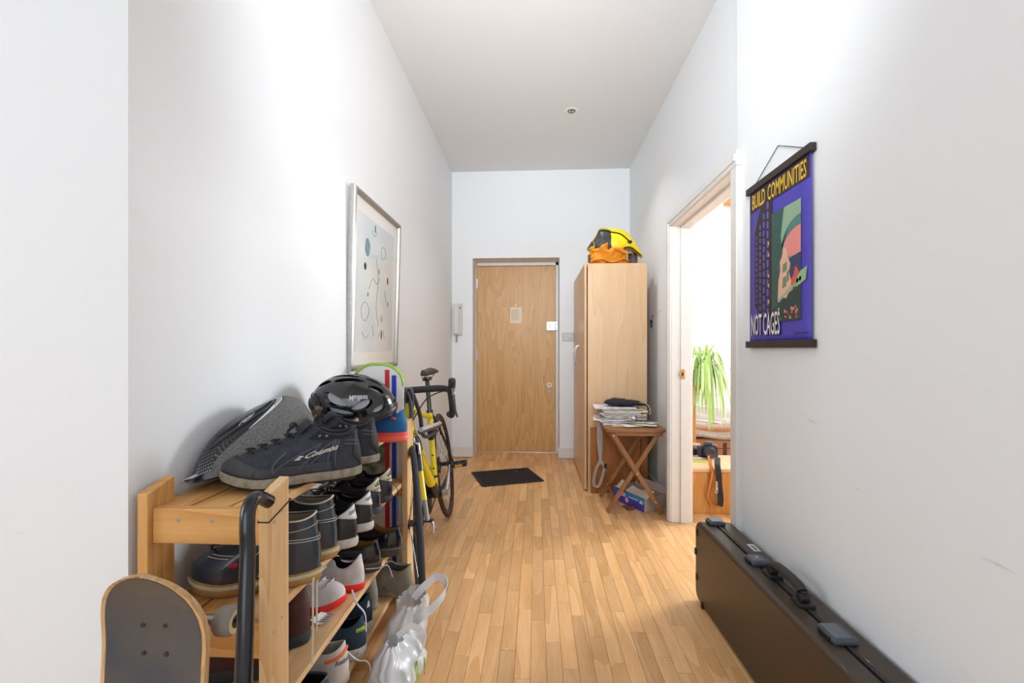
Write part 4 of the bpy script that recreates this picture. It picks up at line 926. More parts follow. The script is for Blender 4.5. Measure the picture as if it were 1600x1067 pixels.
BLK2 = mat('print_black', '#23272b', rough=.8); SMU = mat('print_smudge', '#4c6f80', rough=.8, c2='#7d97a2', vscale=30); OCH = mat('print_ochre', '#c9a860', rough=.8); BLU2 = mat('print_blue', '#2d6fa8', rough=.8)
X0 = .0138
def blob(nm, y, z, ry, rz, m): MB().add([(X0 + .0003, y + ry * cos(a), z + rz * sin(a)) for a in [2 * pi * i / 18 for i in range(18)]], [tuple(range(18))]).build(nm, m, pf)
def pen(pts, closed=False): MB().tube([Vector((X0, y, z)) for y, z in catmull([(a, b, 0) for a, b in pts], 6, closed) for y, z in [(y, z)]] if False else [Vector((X0, p.x, p.y)) for p in catmull([(a, b, 0) for a, b in pts], 6, closed)], .0011, 4, closed=closed).build('ink_line', BLK2, pf)
blob('smudge', -.14, .185, .034, .045, SMU); blob('ink_spot', -.165, .085, .016, .018, BLK2); blob('ink_spot', .17, .06, .012, .022, BLK2); blob('ink_spot', -.04, .30, .008, .022, BLK2)
blob('blue_spot', -.12, -.05, .008, .012, BLU2); blob('ochre_spot', .03, .09, .014, .016, OCH); blob('ochre_spot', .085, -.16, .020, .022, mat('print_tan', '#c5b7a0', rough=.8)); blob('ink_spot', .09, -.25, .010, .024, BLK2); blob('ink_spot', .18, -.07, .006, .016, BLK2)
pen([(-.11, -.02), (-.06, .04), (.0, .02), (.05, .06)]); pen([(-.02, .16), (.02, .05), (.0, -.10), (.04, -.20)])
pen([(.06, .22), (.11, .23), (.12, .18), (.07, .17)], True); pen([(.13, -.0), (.15, -.06)]); pen([(-.20, -.12), (-.15, -.09), (-.10, -.13), (-.14, -.18), (-.19, -.17)], True)
pen([(-.19, -.24), (-.14, -.27), (-.10, -.25)]); pen([(.04, -.26), (.10, -.22), (.14, -.27)]); pen([(-.09, .28), (-.05, .26), (-.01, .29)]); pen([(-.05, -.20), (-.03, -.26)])
MB().box((.0145, -w2 + .026, -h2 + .026), (.0155, w2 - .026, h2 - .026)).build('glazing', mat('picture_glass', '#ffffff', rough=.02, trans=1.0, spec=.5, alpha=.12), pf)

# ================================================================== POSTER on the right wall
yA, yB = on_x(1170, 430, XN - .012).y, on_x(1269, 430, XN - .012).y     # far and near edge
pt = thing('hanging_poster', 'purple poster in black wooden rails reading Build Communities Not Cages', 'poster', (XN - .010, yA, 1.13))
PWd = yA - yB; PH = .600                           # local: +x to the room wall, y runs towards the camera as -y
def pp_(u, v, off=0.0):                            # u 0 far edge .. 1 near edge, v 0 bottom .. 1 top; off towards the room
    cur = 0.0
    return Vector((-cur - off, -u * PWd, v * PH))
PUR = mat('poster_purple', '#4a3fae', rough=.55, var=.06, vscale=8); PB = mat('poster_brown', '#33261f', rough=.6); RW = mat('rail_black', '#2b211e', rough=.5)
MB().grid(lambda u, v: pp_(.015 + .97 * u, v), 8, 24).build('paper', PUR, pt, smooth=80, solid=.0008)
for z0, z1, ex in ((PH - .006, PH + .020, .006), (-.020, .006, .008)):
    MB().box((-.012, -PWd - ex, z0), (.008, ex, z1)).build('rail', RW, pt, bevel=.002)
MB().tube([Vector((0, -PWd * .10, PH + .018)), Vector((.004, -PWd * .50, PH + .105)), Vector((0, -PWd * .92, PH + .018))], .0015, 6).build('hanging_cord', INK, pt)
def pq(nm, pts, m, off, lab=None):
    mb = MB(); n_ = len(pts)
    vv = [pp_(u, v, off) for u, v in pts]; mb.add(vv, [tuple(range(n_))]); return mb.build(nm, m, pt, label=lab)
pq('title_band', [(.03, .865), (.97, .865), (.97, .985), (.03, .985)], PB, .0020)
PYE = mat('poster_yellow', '#e3b93a', rough=.55); PWH = mat('poster_white', '#e6e2ea', rough=.55)
text_on('lettering', 'BUILD', lambda u, v: pp_(.075 + .235 * u, .876 + .098 * v, .0026), PYE, pt, .012)
text_on('lettering', 'COMMUNITIES', lambda u, v: pp_(.355 + .575 * u, .876 + .098 * v, .0026), PYE, pt, .012)
# tower block
pq('tower', [(.12, .24), (.22, .17), (.43, .06), (.43, .90), (.26, .90), (.12, .72)], PB, .0022)
wm = MB()
for r_ in range(13):
    for c_ in range(4):
        u0 = .145 + .065 * c_; s_ = 1 - c_ * .0; f = (r_ + .5) / 13
        lo_ = .26 - .05 * c_ - .01; hi_ = .70 + .06 * c_; z = lo_ + (hi_ - lo_) * f; hh = .010 + .004 * c_
        wm.add([pp_(u0, z - hh, .0026), pp_(u0 + .022 + .004 * c_, z - hh - .003, .0026), pp_(u0 + .022 + .004 * c_, z + hh - .003, .0026), pp_(u0, z + hh, .0026)], [(0, 1, 2, 3)])
wm.build('tower_windows', mat('poster_lilac', '#5a52b8', rough=.55), pt)
wm = MB()
for z in (.24, .34, .40, .53, .60): wm.add([pp_(.365, z, .0030), pp_(.385, z, .0030), pp_(.385, z + .022, .0030), pp_(.365, z + .022, .0030)], [(0, 1, 2, 3)])
wm.build('lit_windows', mat('poster_peach', '#e6a87e', rough=.55), pt)
G1 = mat('poster_sage', '#8fb08f', rough=.55); G2 = mat('poster_teal', '#4f8078', rough=.55); G3 = mat('poster_dkgreen', '#25403a', rough=.55); PK = mat('poster_pink', '#e88f88', rough=.55); NV = mat('poster_navy', '#373b66', rough=.55); PG = mat('poster_mint', '#93b98c', rough=.55); RD = mat('poster_red', '#d8574d', rough=.55)
pq('sky', [(.43, .12), (.86, .12), (.86, .78), (.43, .78)], G1, .0023)
pq('sky_arc', [(.56, .54)] + [(.86 - .30 * cos(a), .50 + .20 * sin(a)) for a in [pi / 2 * i / 10 for i in range(11)]] + [(.86, .50)], G2, .0026)
pq('sun_disc', [(.60, .50)] + [(.86 - .27 * cos(a), .50 + .14 * sin(a)) for a in [pi / 2 * i / 10 for i in range(11)]] + [(.86, .47)], PK, .0029)
pq('sea', [(.55, .30), (.86, .30), (.86, .49), (.55, .46)], NV, .0032)
pq('cliff', [(.43, .12), (.55, .12), (.58, .30), (.54, .44), (.60, .52), (.57, .62), (.60, .72), (.62, .78), (.43, .78)], mat('poster_bluegreen', '#2f5550', rough=.55), .0034)
pq('hill', [(.70, .30), (.86, .28), (.86, .36), (.82, .40), (.79, .42), (.76, .37), (.72, .35)], RD, .0035)
pq('rock_figure', [(.53, .24), (.72, .24), (.73, .34), (.70, .40), (.72, .44), (.68, .49), (.66, .54), (.62, .545), (.60, .50), (.56, .47), (.57, .42), (.54, .36)], mat('poster_blush', '#e5b49c', rough=.55), .0037)
for a_, b_2 in (((.60, .40), (.67, .46)), ((.60, .31), (.66, .38)), ((.66, .34), (.70, .41))):
    pq('rock_shade', [a_, (b_2[0], a_[1] + .01), b_2, (a_[0] + .01, b_2[1] - .01)], mat('poster_moss', '#6f8a62', rough=.55), .0040)
pq('bushes', [(.43, .12), (.86, .12), (.86, .34), (.80, .33), (.76, .29), (.70, .28), (.66, .25), (.60, .26), (.54, .22), (.43, .20)], G3, .0042)
random.seed(3)
for i in range(9):
    u, v = .54 + .037 * i, .235 + .012 * i + .01 * random.random(); pq('leaf_patch', [(u, v), (u + .03, v - .004), (u + .036, v + .018), (u + .012, v + .022)], PG, .0045)
pq('leaf_patch', [(.80, .30), (.93, .33), (.95, .40), (.86, .385), (.80, .345)], PG, .0045)
for i in range(16):
    u, v = .44 + .40 * random.random(), .125 + .06 * random.random(); pq('flower_patch', [(u, v), (u + .028, v + .002), (u + .02, v + .020), (u + .004, v + .016)], random.choice([PK, RD, G2, PK]), .0046)
text_on('lettering_shadow', 'NOT CAGES', lambda u, v: pp_(.078 + .50 * u, .042 + .138 * v, .0050), INK, pt, .02)
text_on('lettering', 'NOT CAGES', lambda u, v: pp_(.068 + .50 * u, .046 + .138 * v, .0054), PWH, pt, .010)
text_on('small_print', 'ACETATE DESIGN', lambda u, v: pp_(.76 + .20 * u, .040 + .012 * v, .0026), INK, pt)

# ================================================================== LONG HARD CASE
gc = thing('instrument_case', 'long dark brown hard case with handle and latches on the floor by the right wall', 'case', (0.788, 1.455, 0), (0, 0, radians(1.0)))
CB = mat('case_shell', '#3a2c20', rough=.42, bump=.35, bscale=700, coat=.12); CG = mat('case_latch', '#454b54', rough=.4); CK = mat('case_black', '#1d1c1e', rough=.5)
LX, LY, LZ = .073, .585, .350
def rbox(x0, x1, rad, m, nm):
    n_ = 8; out = []
    for cy, cz, a0 in ((LY - rad, LZ - rad, 0), (-LY + rad, LZ - rad, 90), (-LY + rad, rad + .004, 180), (LY - rad, rad + .004, 270)):
        for i in range(n_): a = radians(a0 + 90 * i / (n_ - 1)); out.append((cy + rad * cos(a), cz + rad * sin(a)))
    M_ = Matrix(((0, 0, 1, 0), (1, 0, 0, 0), (0, 1, 0, 0), (0, 0, 0, 1)))
    return MB().prism(out, x0, x1, M_).build(nm, m, gc, bevel=.016, seg=4, smooth=35)
rbox(-LX, -.002, .045, CB, 'lid'); rbox(.002, LX, .045, CB, 'body')
MB().box((-.006, -LY + .03, LZ - .006), (.006, LY - .03, LZ + .0015)).build('valance', CK, gc, bevel=.001)
def latch(y, ln=.062, lock=False):
    o = MB().box((-.036, y - ln / 2, LZ - .002), (.030, y + ln / 2, LZ + .016)).build('latch', CG, gc, bevel=.008, seg=3)
    MB().box((-.030, y - ln / 2 + .006, LZ + .014), (.012, y + ln / 2 - .006, LZ + .0185)).build('latch_plate', mat('latch_plate', '#5d656e', rough=.35), o, bevel=.002)
    MB().box((-.040, y - ln * .28, LZ + .002), (-.033, y + ln * .28, LZ + .012)).build('latch_slot', CK, o)
    if lock: MB().cyl((-.006, y, LZ + .018), (-.006, y, LZ + .0200), .006).build('key_lock', ALB, o)
latch(.530, .060); latch(.175, .062, True); latch(-.235, .075)
HB_ = catmull([(0, .085, LZ + .004), (0, .082, LZ + .030), (0, .060, LZ + .044), (0, 0, LZ + .048), (0, -.060, LZ + .044), (0, -.082, LZ + .030), (0, -.085, LZ + .004)], 6)
MB().tube([p for p in HB_ if abs(p.y) < .078], .0155, 14, flat=.8).build('handle', mat('handle_grip', '#2c2928', rough=.6), gc, smooth=60)
for sg in (1, -1):
    MB().cyl((-.014, sg * .083, LZ + .020), (.014, sg * .083, LZ + .020), .014, seg=18).box((-.022, sg * .083 - .026, LZ - .002), (.022, sg * .083 + .026, LZ + .010)).box((-.008, sg * .083 - .008, LZ + .008), (.008, sg * .083 + .008, LZ + .040)).build('handle_mount', CK, gc, bevel=.003)
MB().box((.030, .265, LZ - .0005), (.056, .325, LZ + .0008)).build('sticker', mat('sticker_white', '#d9d8d4', rough=.6), gc)
q = MB()
for i in range(9): q.box((.036, .270 + i * .005, LZ + .0008), (.049, .272 + i * .005, LZ + .0013))
q.build('barcode', INK, gc)
for yy, zz in ((.560, .30), (.562, .105), (.575, .21), (.50, .012)):
    MB().box((-LX - .004, yy - .012, zz - .014), (-LX + .004, yy + .004, zz + .014)).build('foot', CK, gc, bevel=.002)
# ================================================================== WARDROBE
BEE = wood('beech_laminate', '#e3c19a', '#d2a97c', 'Z', .8, rough=.38, contrast=.7, ring=8); BEED = wood('beech_door', '#dfb78c', '#cda273', 'Z', .8, rough=.36, contrast=.7, ring=8)
wr = thing('wardrobe', 'tall beech wardrobe standing against the right wall by the front door', 'wardrobe', (.62, 3.99, 0))
def wb_(nm, lo, hi, m, **k): return MB().box((lo[0] - .62, lo[1] - 3.99, lo[2]), (hi[0] - .62, hi[1] - 3.99, hi[2])).build(nm, m, wr, **k)
wb_('side_panel', (.398, 3.500, 0), (.852, 3.518, 1.768), BEE, bevel=.0015); wb_('side_panel', (.398, 4.462, 0), (.852, 4.480, 1.768), BEE, bevel=.0015)
wb_('top_panel', (.398, 3.5185, 1.75), (.852, 4.4615, 1.768), BEE); wb_('plinth', (.41, 3.5185, 0), (.85, 4.4615, .06), BEE); wb_('back_panel', (.846, 3.5185, .06), (.852, 4.4615, 1.75), BEE)
for y0, y1, hy in ((3.496, 3.986, 3.93), (3.992, 4.482, 4.06)):
    dd = wb_('door', (.372, y0, .02), (.3895, y1, 1.766), BEED, bevel=.0015)
    X_ = .372 - .62; Y_ = hy - 3.99
    MB().tube(catmull([(X_ + .002, Y_, .955), (X_ - .018, Y_, .965), (X_ - .030, Y_, 1.0), (X_ - .034, Y_, 1.045), (X_ - .030, Y_, 1.09), (X_ - .018, Y_, 1.125), (X_ + .002, Y_, 1.135)], 6), .0055, 10).build('handle', STEEL, dd, smooth=60)

# ---- things on the wardrobe
from mathutils import noise as _nz
def crumple(p, amp, sc, seed=0.0): return Vector(p) + Vector((_nz.noise(Vector(p) * sc + Vector((seed, 0, 0))), _nz.noise(Vector(p) * sc + Vector((0, seed + 9, 0))), _nz.noise(Vector(p) * sc + Vector((0, 0, seed + 17))))) * amp
ORG = mat('orange_canvas', '#d98618', rough=.8, bump=.4, bscale=60, var=.10, vscale=14); ORD = mat('strap_dark', '#5b3a16', rough=.8)
ob = thing('orange_bag', 'crumpled orange cloth bag on top of the wardrobe under the yellow bag', 'bag', (.575, 3.62, 1.768))
def obf(u, v):
    a = 2 * pi * u; b = v; rx = .150 - .02 * b; ry = .10; e = sqrt(max(0, 1 - max(0, (b - .72) / .28) ** 2)); e0 = sqrt(max(0, 1 - max(0, (.10 - b) / .10) ** 2 * .25))
    sx = (abs(cos(a)) ** .7) * (1 if cos(a) > 0 else -1); sy = (abs(sin(a)) ** .7) * (1 if sin(a) > 0 else -1)
    p = Vector((rx * sx * e * e0, ry * sy * e * e0, .004 + .135 * b + (.05 if cos(a) < -.2 else 0) * b * b))
    q = crumple(p, .034, 14); q = crumple(q, .012, 46); q.z = max(.001, q.z if b > .02 else .001); return q
MB().grid(obf, 90, 40, cu=True).build('bag_body', ORG, ob, smooth=75)
MB().tube([crumple((-.15 + .30 * t, -.098 - .012 * sin(pi * t), .012 + .06 * t * (1 - t) + .012 * sin(9 * t)), .02, 12) for t in [i / 20 for i in range(21)]], .012, 10, flat=.6).build('fold', ORG, ob, smooth=70)
MB().tube([crumple((.02 + .12 * t, -.10 - .01 * sin(pi * t), .115 - .045 * t), .02, 12) for t in [i / 12 for i in range(13)]], .018, 10, flat=.7).build('fold', ORG, ob, smooth=70)
MB().box((.105, -.112, .072), (.145, -.104, .094)).build('dark_tab', ORD, ob, bevel=.003); MB().box((-.168, -.07, .02), (-.150, -.05, .08)).build('dark_tab', ORD, ob, bevel=.003)
yb = thing('messenger_bag', 'yellow and black waterproof messenger bag on top of the orange bag', 'bag', (.60, 3.63, 1.872))
YT = mat('tarpaulin_yellow', '#ecd406', rough=.38, bump=.08, bscale=30); BT2 = mat('tarpaulin_black', '#2f2c30', rough=.5, bump=.1, bscale=40)
top_l = [(-.195, .03), (-.165, .085), (-.115, .155), (-.09, .195), (-.02, .195), (.06, .180), (.13, .135), (.19, .07), (.225, .0), (.245, -.035)]
bot_l = [(-.19, .015), (-.15, .02), (-.11, -.012), (-.06, .005), (0, .012), (.05, .012), (.11, .025), (.16, .022), (.21, -.01), (.243, -.042)]
tl = catmull([(x, z, 0) for x, z in top_l], 4); bl = catmull([(x, z, 0) for x, z in bot_l], 4); nP = len(tl)
def ybf(u0, u1, yo=0.0, z0=0.0, z1=1.0):
    def f(u, v):
        uu = u0 + (u1 - u0) * u; i = min(nP - 2, int(uu * (nP - 1))); fr = uu * (nP - 1) - i
        T = tl[i].lerp(tl[i + 1], fr); B = bl[i].lerp(bl[i + 1], fr); vv = z0 + (z1 - z0) * v
        p = B.lerp(T, vv); th = .085 * sin(pi * min(1, max(0.02, uu * .92 + .06))) ** .5
        y = -th * (cos(pi * (vv - .35) * .72)) ** .8 if vv < 1 else -th * .45
        return crumple((p.x, y - yo, p.y), .012, 9)
    return f
def slab(nm, u0, u1, m, yo, z0=0.0, z1=1.0, parent=yb): return MB().grid(ybf(u0, u1, yo, z0, z1), 26, 14).build(nm, m, parent, smooth=70, solid=.004)
MB().grid(lambda u, v: (lambda a, w_: Vector((a.x * (1), w_, a.z)))(ybf(0.02, .98)(u, abs(1 - 2 * v)), (ybf(0.02, .98)(u, abs(1 - 2 * v)).y + .004) * (1 if v < .5 else -1)), 30, 29).build('bag_body', YT, yb, smooth=70)
slab('black_panel', .14, .44, BT2, .006, 0, .93); slab('front_flap', .42, .97, YT, .004, .03, 1.0); slab('black_corner', .0, .13, BT2, .005, .35, 1.0)
f_ = ybf(0, 1, .013); MB().tube([f_(.30 + .40 * t, .86 - .38 * t ** 2.2) for t in [i / 16 for i in range(17)]], .0048, 8).build('strap_cord', INK, yb, smooth=60)
q = f_(.70, .47); MB().sphere(q, (.018, .008, .014), nu=14, nv=8).build('toggle', INK, yb, smooth=60)
MB().tube([ybf(0, 1, .008)(.16 + .78 * t, .02) for t in [i / 20 for i in range(21)]], .006, 8).build('bottom_hem', BT2, yb, smooth=60)
e1 = [f_(.24, .22), f_(.27, .34), f_(.29, .26), f_(.34, .36)]; MB().tube(e1, .0016, 5).build('embossed_mark', mat('mark_grey', '#77777a', rough=.5), yb)
e1 = [f_(.26, .12), f_(.28, .24), f_(.31, .10)]; MB().tube(e1, .0016, 5).build('embossed_mark', MATS['mark_grey'], yb)
gb = thing('glass_jar', 'small dark clear item half hidden beside the orange bag on the wardrobe', 'jar', (.775, 3.66, 1.768))
MB().lathe([(.035, 0), (.040, .004), (.040, .075), (.034, .085)], seg=24).build('jar_body', mat('smoky_glass', '#6a625c', rough=.15, trans=.4), gb, smooth=40)
MB().lathe([(.036, .0855), (.036, .103), (.034, .105)], seg=24).build('lid', mat('lid_dark', '#3b2b22', rough=.4), gb, smooth=40)

# ================================================================== BROWN PANEL behind the folding table
MAH = wood('stained_wood', '#a9692f', '#8a5122', 'Z', 1.0, rough=.4, contrast=.8, ring=9); MAHX = wood('stained_wood_x', '#a9692f', '#8a5122', 'X', 1.0, rough=.4, contrast=.8, ring=9)
bp = thing('wooden_panel', 'brown framed wooden panel leaning on the side of the wardrobe', 'panel', (.632, 3.468, 0), (radians(-1.2), 0, 0))
MB().box((-.165, -.004, .05), (.165, .008, .45)).build('centre_board', MAH, bp)
MB().box((-.215, -.011, 0), (-.167, .011, .502)).build('stile', MAH, bp, bevel=.002); MB().box((.167, -.011, 0), (.215, .011, .502)).build('stile', MAH, bp, bevel=.002)
MB().box((-.1665, -.011, .451), (.1665, .011, .502)).build('rail', MAHX, bp, bevel=.002); MB().box((-.1665, -.011, .0), (.1665, .011, .05)).build('rail', MAHX, bp, bevel=.002)

# ================================================================== FOLDING TABLE
TW = wood('table_wood', '#9a6a3e', '#7d5129', 'X', 1.2, rough=.4, contrast=.9, ring=9); TWZ = wood('table_leg_wood', '#9c6c42', '#7c522b', 'Z', 1.2, rough=.45, contrast=.9, ring=9)
ft = thing('folding_table', 'small brown folding wooden tray table with crossed legs', 'table', (.665, 3.215, 0))
def rr(w_, d_, r, n=6):
    o_ = []
    for cx, cy, a0 in ((w_ - r, d_ - r, 0), (-w_ + r, d_ - r, 90), (-w_ + r, -d_ + r, 180), (w_ - r, -d_ + r, 270)):
        for i in range(n): a = radians(a0 + 90 * i / (n - 1)); o_.append((cx + r * cos(a), cy + r * sin(a)))
    return o_
TZ = .572
MB().prism(rr(.200, .200, .035), TZ - .022, TZ).build('table_top', TW, ft, bevel=.004, seg=3, smooth=40)
for sy in (-1, 1): MB().box((-.165, sy * .165 - .010, TZ - .050), (.180, sy * .165 + .010, TZ - .0225)).build('apron_rail', TW, ft, bevel=.002)
def leg(p0, p1, y): 
    return MB().bar((p0[0], y, p0[1]), (p1[0], y, p1[1]), .013, .030).build('leg', TWZ, ft, bevel=.003)
for sy in (-1, 1):
    leg((-.150, TZ - .040), (.176, .008), sy * .180); leg((.150, TZ - .040), (-.185, .008), sy * .158)
    for (x, z, dy) in ((-.150, TZ - .045, .188), (.006, .272, .188), (.128, .085, .188)):
        MB().cyl((x, sy * dy - sy * .004, z), (x, sy * (dy + .002), z), .006, seg=12).build('rivet', mat('pale_rivet', '#d8b48c', rough=.4), ft)
MB().cyl((-.130, -.150, .085), (-.130, .150, .085), .009).build('stretcher', TWZ, ft, smooth=50)

# ---- papers, keys and pouch on the table
random.seed(21)
PAPC = ['#e6e2e2', '#d9d5da', '#efeceb', '#cfccd2', '#e9e3d6', '#c9c6cb', '#dedbe0', '#f0eeee', '#d6cfc6', '#c4bfca']
labs = ['white folded letter lowest in the stack on the table', 'lilac grey magazine second from the bottom of the stack', 'white envelope sticking out to the left of the stack', 'grey printed leaflet in the middle of the stack',
        'cream booklet with a brown back in the stack', 'pale grey brochure near the stack middle', 'white magazine above the pale grey brochure', 'folded white newspaper with yellow corner', 'thin beige catalogue under the top magazine', 'top white magazine lying under the black pouch']
z = TZ + .0008
for i in range(10):
    th = .0055 + .003 * random.random(); w_, d_ = .14 + .02 * random.random(), .095 + .015 * random.random()
    cx, cy, an = .615 + random.uniform(-.02, .02) - (.045 if i in (2, 9) else 0), 3.305 + random.uniform(-.01, .01), radians(random.uniform(-9, 9))
    g_ = MB(); nb = 12
    def pf_(u, v, top):
        x = (2 * u - 1) * w_; y = (2 * v - 1) * d_; ed = .004 * (abs(2 * u - 1) ** 3) * sin(3 * v + i)
        return Vector((x, y, (th if top else 0) + abs(ed)))
    rows = [[pf_(u / nb, v / 5, False) for u in range(nb + 1)] for v in range(6)]
    n0 = len(g_.v); g_.grid(lambda u, v: pf_(u, v, True), nb + 1, 6); g_.grid(lambda u, v: pf_(u, v, False) + Vector((0, 0, 0)), nb + 1, 6)
    g_.rings([[pf_(u, v, t_) for u, v in [(k / nb, 0) for k in range(nb)] + [(1, k / 5) for k in range(5)] + [(1 - k / nb, 1) for k in range(nb)] + [(0, 1 - k / 5) for k in range(5)]] for t_ in (False, True)])
    o = g_.build('magazine', mat('paper_%d' % i, PAPC[i], rough=.7, c2=['#ffffff', '#b9a6b4', '#f5f2ee', '#8e8b94', '#a98a62', '#e6e0e4', '#d3c2c4', '#d8cf7a', '#b3a08c', '#f4f2f4'][i], vscale=16), None, loc=(cx, cy, z), rot=(0, 0, an))
    tag(o, labs[i], 'paper', 'papers on the folding table'); z += th + .0048
ZT = z
loose = [((.66, 3.12), 18, '#e9e7e6', 'loose white letter nearest the table edge'), ((.76, 3.13), -24, '#dcd9d2', 'loose white envelope at the right table corner'), ((.72, 3.17), 40, '#e3cf8a', 'yellow edged flyer on the right of the table'),
         ((.59, 3.13), -6, '#cdb48c', 'buff envelope under the loose letter on the table'), ((.78, 3.20), -50, '#d3d8d6', 'pale slip of paper behind the yellow flyer'), ((.69, 3.20), 4, '#eef0ee', 'white card under the bunch of keys')]
for i, ((x, y), an, c_, lb_) in enumerate(loose):
    zz = TZ + .001 + .0035 * [1, 2, 3, 0, 4, 5][i]
    o = MB().grid(lambda u, v: ((u - .5) * .13, (v - .5) * .085, .0022 * sin(3 * u + i) * v + .002), 8, 6).build('letter', mat('letter_%d' % i, c_, rough=.75), None, solid=.0007, loc=(x, y, zz), rot=(0, 0, radians(an)))
    tag(o, lb_, 'paper', 'papers on the folding table')
kb = thing('key_bunch', 'bunch of brass keys with a blue and white tag on the table papers', 'keys', (.655, 3.165, TZ + .030))
MB().tube([(.014 * cos(a), .014 * sin(a), .004) for a in [2 * pi * i / 20 for i in range(20)]], .0016, 6, closed=True).build('key_ring', STEEL, kb, smooth=60)
for i, an in enumerate((-160, -120, -80, -30, 10)):
    M_ = Matrix.Rotation(radians(an), 4, 'Z'); MB().prism([(M_ @ Vector((.018 + .010 * cos(a), .010 * sin(a), 0)))[:2] for a in [2 * pi * k / 14 for k in range(14)]], .002 + .002 * i, .004 + .002 * i).box((.026, -.0035, .002 + .002 * i), (.052, .0035, .004 + .002 * i), M_).build('key', mat('key_brass', '#9c8340', rough=.35, metal=.85), kb)
MB().sphere((.028, .012, .020), (.016, .010, .013), nu=16, nv=10).build('tag_ball', mat('tag_white', '#e6e8ee', rough=.3), kb, smooth=60); MB().tube([(.030 + .014 * cos(a), .003, .020 + .014 * sin(a)) for a in [radians(-30 + 15 * k) for k in range(9)]], .0035, 8).build('tag_band', mat('tag_blue', '#26337e', rough=.3), kb, smooth=60)
po = thing('black_pouch', 'flat black fabric pouch lying on top of the papers on the table', 'pouch', (.655, 3.335, ZT))
def pof(u, v):
    a = 2 * pi * u; r_ = sin(pi * v) ** .5; x = .160 * cos(a) * r_; y = .085 * sin(a) * r_; h_ = .062 * (1 - .55 * (x + .16) / .32) * (1 - (x / .17) ** 4 * .5)
    zz = h_ * (1 - cos(pi * v)) / 2; q = crumple((x, y, zz), .008, 22); q.z = max(.0, q.z); return q
MB().grid(pof, 48, 20, cu=True).build('pouch_body', mat('pouch_black', '#15131a', rough=.75, bump=.4, bscale=300), po, smooth=70)
MB().tube(catmull([(.09, -.05, .028), (.13, -.06, .022), (.155, -.075, -.005), (.160, -.082, -.040), (.150, -.086, -.055)], 6), .0028, 6).build('draw_cord', mat('cream_cord', '#d4cdbf', rough=.7), po, smooth=60)
MB().tube(catmull([(.11, -.04, .010), (.15, -.055, .0), (.165, -.07, -.03)], 6), .008, 8, flat=.5).build('side_strap', INK, po, smooth=60)

# striped lanyard hanging over the table corner
ly = thing('striped_lanyard', 'black and white striped webbing lanyard hanging off the folding table', 'lanyard', (.462, 3.30, TZ))
WEB = mat('webbing_white', '#d9d5d2', rough=.8); WBK = mat('webbing_black', '#2a2426', rough=.8)
def ribbon(nm, P, w_, parent, m, wd=(1, 0, 0), n=8, th=.0014):
    P = catmull(P, n); wd = Vector(wd).normalized(); rg = []
    for i, p in enumerate(P):
        t = (P[min(i + 1, len(P) - 1)] - P[max(i - 1, 0)]).normalized(); s_ = (wd - t * wd.dot(t)).normalized(); nn = t.cross(s_) * th
        rg.append([p - s_ * w_ / 2 - nn, p + s_ * w_ / 2 - nn, p + s_ * w_ / 2 + nn, p - s_ * w_ / 2 + nn])
    return MB().rings(rg, cap0=True, cap1=True).build(nm, m, parent, smooth=40)
lp = [(.03, .0, .004), (.008, .0, .006), (-.006, -.002, -.012), (-.012, -.004, -.10), (-.006, -.006, -.20), (.004, -.006, -.265)]
lp2 = [(.03, .012, .004), (.010, .012, .006), (.006, .010, -.02), (.012, .006, -.10), (.010, .002, -.20), (.004, -.004, -.265)]
lp3 = [(.004, -.006, -.265), (-.008, -.010, -.30), (-.028, -.012, -.34), (-.040, -.014, -.39), (-.046, -.014, -.44), (-.030, -.016, -.468), (-.005, -.016, -.455), (.012, -.014, -.41), (.025, -.012, -.36), (.034, -.012, -.32), (.018, -.010, -.30), (.004, -.008, -.27)]
for L_ in (lp, lp2, lp3):
    r_ = ribbon('webbing', L_, .016, ly, WEB, (1, -.1, .15))
    for k in (-.0048, 0, .0048):
        P = catmull(L_, 8); wv = Vector((1, -.1, .15)).normalized()
        st_ = MB(); rg = []
        for i, p in enumerate(P):
            t = (P[min(i + 1, len(P) - 1)] - P[max(i - 1, 0)]).normalized(); s_ = (wv - t * wv.dot(t)).normalized(); nn = t.cross(s_)
            rg.append([p + s_ * (k - .0012) - nn * .0019, p + s_ * (k + .0012) - nn * .0019, p + s_ * (k + .0012) + nn * .0019, p + s_ * (k - .0012) + nn * .0019])
        st_.rings(rg, cap0=True, cap1=True).build('stripe', WBK, r_)
MB().box((.030, -.022, -.335), (.052, -.008, -.300)).build('clip', INK, ly, bevel=.004)

# ================================================================== CARTON under the table
cx = thing('nappy_carton', 'open purple and blue printed carton tray on the floor under the folding table', 'box', (.735, 3.250, .002), (0, 0, radians(-60)))
CP = mat('carton_purple', '#4b3fa6', rough=.5); CBL = mat('carton_blue', '#2a86b8', rough=.5); CBR = mat('carton_inside', '#b3a294', rough=.9, var=.06, vscale=20)
bl_, bd_, bh_ = .158, .10, .095
for nm, lo, hi in (('base', (-bl_, -bd_, 0), (bl_, bd_, .003)), ('long_wall', (-bl_, -bd_, .0031), (bl_, -bd_ + .003, bh_)), ('long_wall', (-bl_, bd_ - .003, .0031), (bl_, bd_, bh_)), ('end_wall', (-bl_, -bd_ + .0031, .0031), (-bl_ + .003, bd_ - .0031, bh_)), ('end_wall', (bl_ - .003, -bd_ + .0031, .0031), (bl_, bd_ - .0031, bh_))):
    MB().box(lo, hi).build(nm, CBR, cx)
MB().box((-bl_, -bd_ - .0010, .001), (bl_, -bd_ - .0001, bh_ - .001)).build('printed_side', CP, cx); MB().box((-bl_ - .0010, -bd_, .001), (-bl_ - .0001, bd_, bh_ - .001)).build('printed_end', CP, cx)
